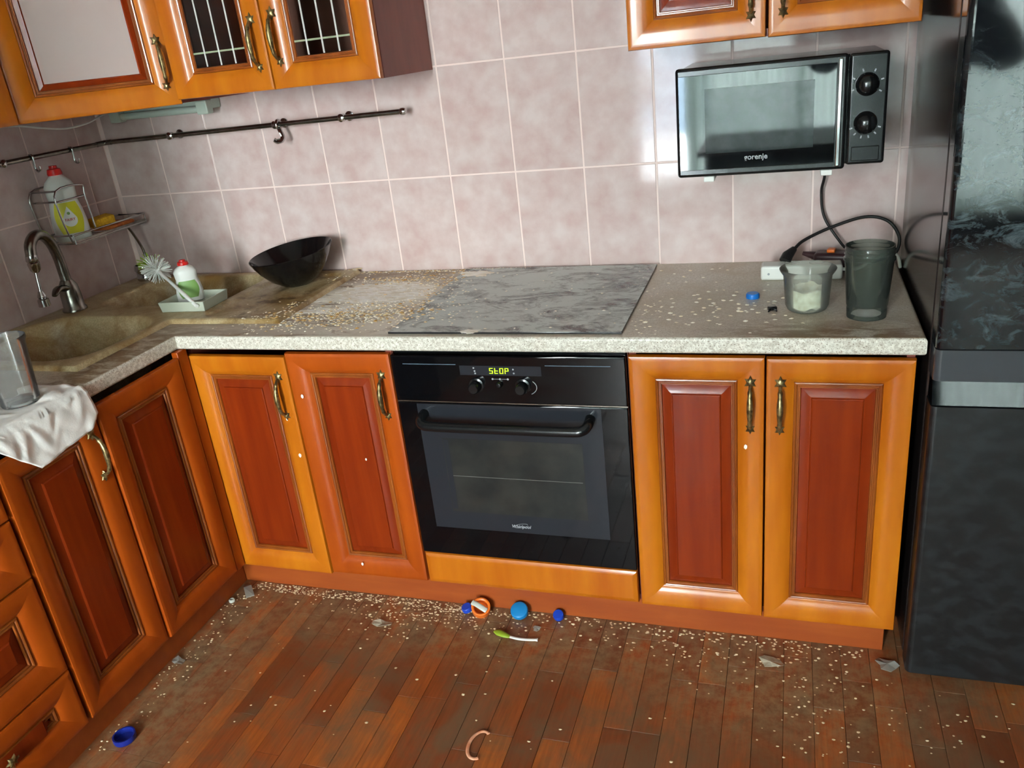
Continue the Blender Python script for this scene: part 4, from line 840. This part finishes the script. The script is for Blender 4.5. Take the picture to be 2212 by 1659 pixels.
tag(lathe('metal_ring', [(0.0045, 0.0), (0.009, 0.0), (0.0095, 0.005), (0.006, 0.008), (0.0045, 0.006), (0.0045, 0.0)], OFFWHITE, None, 20, (-0.628, -0.665, 0.0005)), 'tiny white ring on the floor by the inner corner', 'ring')
def shard(label, loc, s_, m, seed, cat='film scrap'):
    rg = random.Random(seed); n = 9; v = [(0, 0, 0.006 * s_ / 0.03)]; f = []
    for k in range(n): a = 2 * math.pi * k / n; rr = s_ * rg.uniform(0.5, 1.1); v.append((rr * math.cos(a), rr * 0.7 * math.sin(a), rg.uniform(0.001, 0.01) * s_ / 0.03))
    for k in range(n): f.append((0, 1 + k, 1 + (k + 1) % n))
    o = pyd('film_scrap', v, f, m, None, loc); md2 = o.modifiers.new('thick', 'SOLIDIFY'); md2.thickness = 0.001; return tag(o, label, cat)
shard('crumpled clear film scrap at the foot of the left plinth', (-0.615, -0.930, 0.001), 0.026, FOIL, 4)
shard('crumpled clear film scrap between the base cabinet and the fridge', (1.19, -0.615, 0.001), 0.035, FOIL, 9)
shard('flat greyish dough scrap on the floor left of the blue caps', (-0.112, -0.690, 0.001), 0.036, DUST, 12, 'dough scrap')
shard('whitish torn scrap at the foot of the plinth under the right cabinet', (0.925, -0.655, 0.001), 0.030, DUST, 15, 'dough scrap')
shard('small clear film scrap below the small royal blue cap', (0.322, -0.630, 0.001), 0.016, FOIL, 21)

# ------------------------------------------------------------------ the person taking the picture (seen as a reflection in the fridge and the microwave)
CLOTH = mat('black_jacket_cloth', srgb(22, 22, 26), srgb(14, 14, 18), 60.0, rough=0.85)
SKIN = mat('skin', srgb(196, 148, 122), rough=0.55)
HAIR = mat('dark_hair', srgb(30, 24, 20), rough=0.7)
DKWOOD = mat('dark_table_wood', srgb(40, 28, 24), rough=0.5)
tb = thing('dining_table', 'dark wooden dining table behind the photographer, mirrored in the microwave door', 'table', (1.06, -3.70, 0.0))
box('table_top', -0.62, 0.62, -0.38, 0.38, 0.73, 0.765, DKWOOD, tb, 0.004)
for x in (-0.55, 0.55):
    for y in (-0.31, 0.31): box('leg', x - 0.03, x + 0.03, y - 0.03, y + 0.03, 0.0, 0.73, DKWOOD, tb, 0.003)
for x in (-0.55, 0.55): box('apron', x - 0.012, x + 0.012, -0.28, 0.28, 0.63, 0.73, DKWOOD, tb)
for y in (-0.31, 0.31): box('apron', -0.52, 0.52, y - 0.012, y + 0.012, 0.63, 0.73, DKWOOD, tb)
PX = 1.40
per = thing('person', 'person in black jacket and trousers holding up a phone, mirrored in the fridge', 'person', (PX, -2.74, 0.0))
def skinned(name, nodes, edges, m, root, levels=2, parent=None):
    me = bpy.data.meshes.new(name); me.from_pydata([n[:3] for n in nodes], edges, []); me.update(); me.materials.append(m)
    o = bpy.data.objects.new(name, me); COL.objects.link(o); o.parent = parent
    o.modifiers.new('skin', 'SKIN'); sb = o.modifiers.new('sub', 'SUBSURF'); sb.levels = levels; sb.render_levels = levels
    if not me.skin_vertices: me.skin_vertices.new() if hasattr(me.skin_vertices, 'new') else None
    d = me.skin_vertices[0].data
    for i, n in enumerate(nodes): d[i].radius = (n[3], n[4] if len(n) > 4 else n[3]); d[i].use_root = (i == root)
    bpy.context.view_layer.update(); ev = o.evaluated_get(bpy.context.evaluated_depsgraph_get()); me2 = bpy.data.meshes.new_from_object(ev)
    bpy.data.objects.remove(o); bpy.data.meshes.remove(me); me2.name = name
    return new(name, me2, None, parent, smooth=80)
PH = Vector((0.944 - PX, -2.352 + 2.74, 1.469))      # phone, in the person's own frame
Nn = [(0, 0, 0.94, 0.20, 0.14), (0, 0.01, 1.10, 0.19, 0.14), (0, 0.0, 1.28, 0.21, 0.14), (0, -0.01, 1.40, 0.18, 0.12), (0, 0.0, 1.48, 0.060), (0, 0.03, 1.545, 0.062), (-0.01, 0.03, 1.64, 0.082, 0.098), (-0.01, 0.02, 1.71, 0.070, 0.085),
      (-0.20, 0.0, 1.40, 0.080), (-0.31, 0.12, 1.20, 0.065), (-0.44, 0.33, 1.36, 0.040), (0.21, 0.0, 1.40, 0.080), (0.33, 0.10, 1.20, 0.066), (-0.05, 0.31, 1.33, 0.042), (-0.25, 0.345, 1.405, 0.034),
      (-0.10, 0.0, 0.86, 0.090), (-0.12, 0.02, 0.48, 0.066), (-0.12, -0.02, 0.10, 0.048), (-0.13, 0.10, 0.04, 0.045, 0.035), (0.10, 0.0, 0.86, 0.090), (0.12, 0.03, 0.48, 0.066), (0.12, -0.02, 0.10, 0.048), (0.13, 0.10, 0.04, 0.045, 0.035)]
Ee = [(0, 1), (1, 2), (2, 3), (3, 4), (4, 5), (5, 6), (6, 7), (3, 8), (8, 9), (9, 10), (3, 11), (11, 12), (12, 13), (13, 14), (0, 15), (15, 16), (16, 17), (17, 18), (0, 19), (19, 20), (20, 21), (21, 22)]
body = skinned('body', Nn, Ee, CLOTH, 0, 2, per); body.data.materials.append(SKIN)
for p_ in body.data.polygons:
    c_ = p_.center
    if c_.z > 1.50 and abs(c_.x) < 0.14 and c_.y < 0.2: p_.material_index = 1
# hands: palm and five fingers each, closed on the phone
for sx_, wr in ((-1, Vector((-0.44, 0.33, 1.36))), (1, Vector((-0.25, 0.345, 1.405)))):
    side = PH + Vector((0.045 * sx_, -0.012, -0.02)); nodes = [(*wr, 0.028), (*(wr.lerp(side, 0.55)), 0.030, 0.018)]; edges = [(0, 1)]
    for k in range(5):
        base = nodes[1][:3]; b0 = Vector(base) + Vector((0.006 * sx_, 0.0, -0.018 + 0.012 * k)); m0 = side + Vector((0.020 * sx_, 0.004, -0.03 + 0.019 * k)); t0 = side + Vector((0.002 * sx_, -0.014 if k < 4 else 0.012, -0.03 + 0.020 * k - 0.004 * abs(k - 2)))
        i = len(nodes); nodes += [(*b0, 0.009), (*m0, 0.0085), (*t0, 0.0075)]; edges += [(1, i), (i, i + 1), (i + 1, i + 2)]
    skinned('hand', nodes, edges, SKIN, 0, 1, per)
hair = lathe('hair', [(0.0, 0.128), (0.045, 0.120), (0.080, 0.090), (0.094, 0.045), (0.092, 0.0), (0.080, -0.04)], HAIR, per, 32, (-0.01, 0.010, 1.655), (R_(-18), 0, 0), warp=lambda x, y, z: (x * 0.95, y * 1.12, z))
for sx_ in (-1, 1):
    lathe('eye', [(0.0, 0.010), (0.008, 0.006), (0.010, 0.0)], HAIR, per, 12, (-0.01 + 0.030 * sx_, 0.118, 1.640), (R_(-90), 0, 0)); lathe('ear', [(0.0, 0.010), (0.018, 0.006), (0.024, 0.0)], SKIN, per, 14, (-0.01 + 0.078 * sx_, 0.02, 1.63), (0, R_(90 * sx_), 0))
tube('nose', [(-0.01, 0.120, 1.640), (-0.01, 0.140, 1.600)], [0.007, 0.013], SKIN, per, 8); tube('mouth', [(-0.035, 0.112, 1.568), (-0.01, 0.120, 1.566), (0.015, 0.112, 1.568)], 0.006, REDPL, per, 8)
ph = thing('phone', 'black smartphone held up by the person, mirrored in the microwave', 'phone', (0.944, -2.358, 1.469), (R_(-22), 0, R_(17)))
box('phone_case', -0.078, 0.078, -0.004, 0.004, -0.038, 0.038, BLACKPLASTIC, ph, 0.003); lathe('lens', [(0.0, 0.001), (0.006, 0.001), (0.0065, 0.0)], BLACKGLASS, ph, 16, (0.0, 0.004, 0.0), (R_(-90), 0, 0))

# ------------------------------------------------------------------ spilled oats (beyond counting)
def flakes(name, label, spots, m, seed, parent=None):
    rg = random.Random(seed); v, f = [], []
    for (x, y, z, s_) in spots:
        k = len(v); n = 6; a0 = rg.uniform(0, 6.3); tx, ty = rg.uniform(-.3, .3), rg.uniform(-.3, .3); el = rg.uniform(0.6, 1.0)
        v.append((x, y, z + s_ * 0.42))
        for q_ in range(n):
            a = a0 + 2 * math.pi * q_ / n; dx, dy = s_ * math.cos(a), s_ * el * math.sin(a); v.append((x + dx, y + dy, z + max(0.0002, s_ * 0.10 + 0.5 * (tx * dx + ty * dy))))
        for q_ in range(n): f.append((k, k + 1 + q_, k + 1 + (q_ + 1) % n))
    o = pyd(name, v, f, m); return tag(o, label, 'food spill', kind='stuff')
rg = random.Random(11)
def gx(cx, cy, rx, ry, n, lo=0.0016, hi=0.0042): return [(rg.gauss(cx, rx), rg.gauss(cy, ry), rg.uniform(lo, hi)) for _ in range(n)]
def ux(x0, x1, y0, y1, n, lo=0.0016, hi=0.0042): return [(rg.uniform(x0, x1), rg.uniform(y0, y1), rg.uniform(lo, hi)) for _ in range(n)]
cs = gx(-0.20, -0.10, 0.12, 0.03, 160) + ux(-0.42, 0.22, -0.03, -0.008, 260) + gx(-0.10, -0.42, 0.12, 0.05, 420, 0.002, 0.005) + gx(-0.25, -0.45, 0.12, 0.05, 260, 0.002, 0.005) + gx(-0.06, -0.20, 0.06, 0.08, 160) + ux(-0.33, 0.0, -0.58, -0.08, 200) \
    + ux(0.0, 0.12, -0.5, -0.03, 70) + ux(0.12, 0.58, -0.57, -0.05, 45) + gx(0.80, -0.42, 0.10, 0.06, 60, 0.0036, 0.0066) + ux(0.61, 1.0, -0.55, -0.06, 55, 0.0032, 0.0062) + gx(0.64, -0.45, 0.02, 0.1, 30) + gx(-0.38, -0.50, 0.06, 0.05, 90)
fin = []
for x, y, s_ in cs:
    if not (-0.60 < x < 1.2 and -0.600 < y < -0.006): continue
    if math.hypot(x + 0.512, y + 0.15) < 0.06: continue
    if math.hypot(x - 0.988, y + 0.42) < 0.05 or math.hypot(x - 1.11, y + 0.467) < 0.045 or (0.875 < x < 1.08 and -0.195 < y < -0.07): continue
    z = H + 0.0004
    if 0.008 < x < 0.592 and -0.588 < y < -0.02: z = H + 0.0057
    elif x < -0.357 and y > -0.508: z = sinkz(x, y) + 0.0004
    fin.append((x, y, z, s_))
flakes('spilled_oats', 'spilled oat flakes scattered over the worktop and cooktop', fin, OAT, 1)
fin = []
for (x, y, s_) in gx(-0.13, -0.43, 0.14, 0.05, 230, 0.003, 0.0075) + gx(-0.15, -0.11, 0.10, 0.03, 110, 0.003, 0.007) + gx(-0.30, -0.48, 0.10, 0.04, 90, 0.003, 0.008) + ux(-0.05, 0.02, -0.5, -0.04, 70, 0.003, 0.006) + ux(-0.4, 0.0, -0.025, -0.008, 60, 0.003, 0.006):
    if -0.42 < x < 0.10 and -0.598 < y < -0.008: fin.append((x, y, H + 0.0003 + (0.0054 if x > 0.008 and -0.588 < y < -0.02 else (0.012 if x < -0.357 and y > -0.508 else 0)), s_))
flakes('dried_crumbs', 'brown dried food crumbs on the worktop between bowl and cooktop', fin, CRUST, 2)
fl = ux(-0.60, 0.10, -0.60, -0.563, 420) + ux(0.05, 1.15, -0.60, -0.563, 200, 0.002, 0.005) + ux(-0.60, 1.1, -0.66, -0.56, 150, 0.002, 0.0048) + gx(0.05, -0.62, 0.10, 0.03, 170) + gx(0.95, -0.70, 0.10, 0.05, 50) + gx(1.20, -0.78, 0.10, 0.06, 40) + gx(0.72, -0.66, 0.1, 0.03, 40) \
    + ux(-0.62, 1.5, -1.25, -0.60, 85, 0.002, 0.0048) + ux(-0.64, -0.56, -1.25, -0.60, 110) + gx(1.02, -0.85, 0.05, 0.05, 40) + gx(-0.10, -0.66, 0.06, 0.04, 70)
fin = [(x, y, 0.0003, s_) for x, y, s_ in fl if -0.642 < x < 1.6 and y < -0.563 and not (x > 1.2 and y > -0.665) and y > -1.5]
flakes('spilled_oats', 'spilled oat flakes scattered over the parquet floor', fin, OATF, 3)
DOUGH = mat('whitish_dried_dough', srgb(255, 253, 246), srgb(236, 228, 208), 34.0, (1, 2.5, 1), rough=0.7, bump=0.4, bump_scale=90.0, contrast=(0.42, 0.62), detail=7)
def puddle(label, cx, cy, rx, ry, z, seed, rot=0.0):
    n, rings = 72, 6; v = [(0, 0, 0.0016)]; f = []
    for r_ in range(1, rings + 1):
        for k in range(n):
            a = 2 * math.pi * k / n; e = 1 + 0.42 * mnoise.noise((math.cos(a) * 1.7 + seed, math.sin(a) * 1.7, seed * 0.37)) + 0.20 * mnoise.noise((math.cos(a) * 6, math.sin(a) * 6 + seed, 2.0)); q_ = r_ / rings
            x, y = rx * e * q_ * math.cos(a), ry * e * q_ * math.sin(a); v.append((x, y, 0.0002 if r_ == rings else 0.0012 + 0.0007 * mnoise.noise((x * 60, y * 60, seed))))
    for k in range(n): f.append((0, 1 + k, 1 + (k + 1) % n))
    for r_ in range(rings - 1):
        for k in range(n): a, b_ = 1 + r_ * n + k, 1 + r_ * n + (k + 1) % n; f.append((a, b_, b_ + n, a + n))
    return tag(pyd('dough_puddle', v, f, DOUGH, None, (cx, cy, z), (0, 0, rot), smooth=60), label, 'food spill')
puddle('large dried white dough puddle on the worktop left of the cooktop', -0.175, -0.235, 0.165, 0.090, H + 0.0002, 3.1)
puddle('long thin dough smear on the worktop in front of the large puddle', -0.255, -0.395, 0.120, 0.026, H + 0.0002, 7.7, R_(6))
puddle('small dough lump on the worktop beside the sink drainer', -0.335, -0.300, 0.030, 0.020, H + 0.0002, 11.3)
puddle('flat dough drip over the front edge of the cooktop', 0.225, -0.585, 0.022, 0.016, H + 0.0058, 5.2)
puddle('pale dough film on the left rear corner of the cooktop', 0.060, -0.075, 0.055, 0.030, H + 0.0057, 9.4, R_(-10))
# bits stuck to the doors
bm = bmesh.new()
for (x, y, z, s_) in ((0.862, YD - 0.0006, 0.560, 0.0055), (-0.325, YD - 0.0006, 0.475, 0.006), (-0.276, YD - 0.0006, 0.655, 0.0055), (-0.125, YD + 0.0055, 0.470, 0.0035), (-0.20, YD - 0.0006, 0.128, 0.005), (-0.34, YD - 0.0006, 0.585, 0.004)):
    r_ = bmesh.ops.create_icosphere(bm, subdivisions=1, radius=s_)['verts']; bmesh.ops.scale(bm, vec=(0.8, 0.3, 1.2), verts=r_); bmesh.ops.translate(bm, vec=(x, y, z), verts=r_)
o_ = from_bm('stuck_crumbs', bm, OAT); tag(o_, 'pale crumbs stuck to the fronts of the base cabinet doors', 'food spill', kind='stuff')
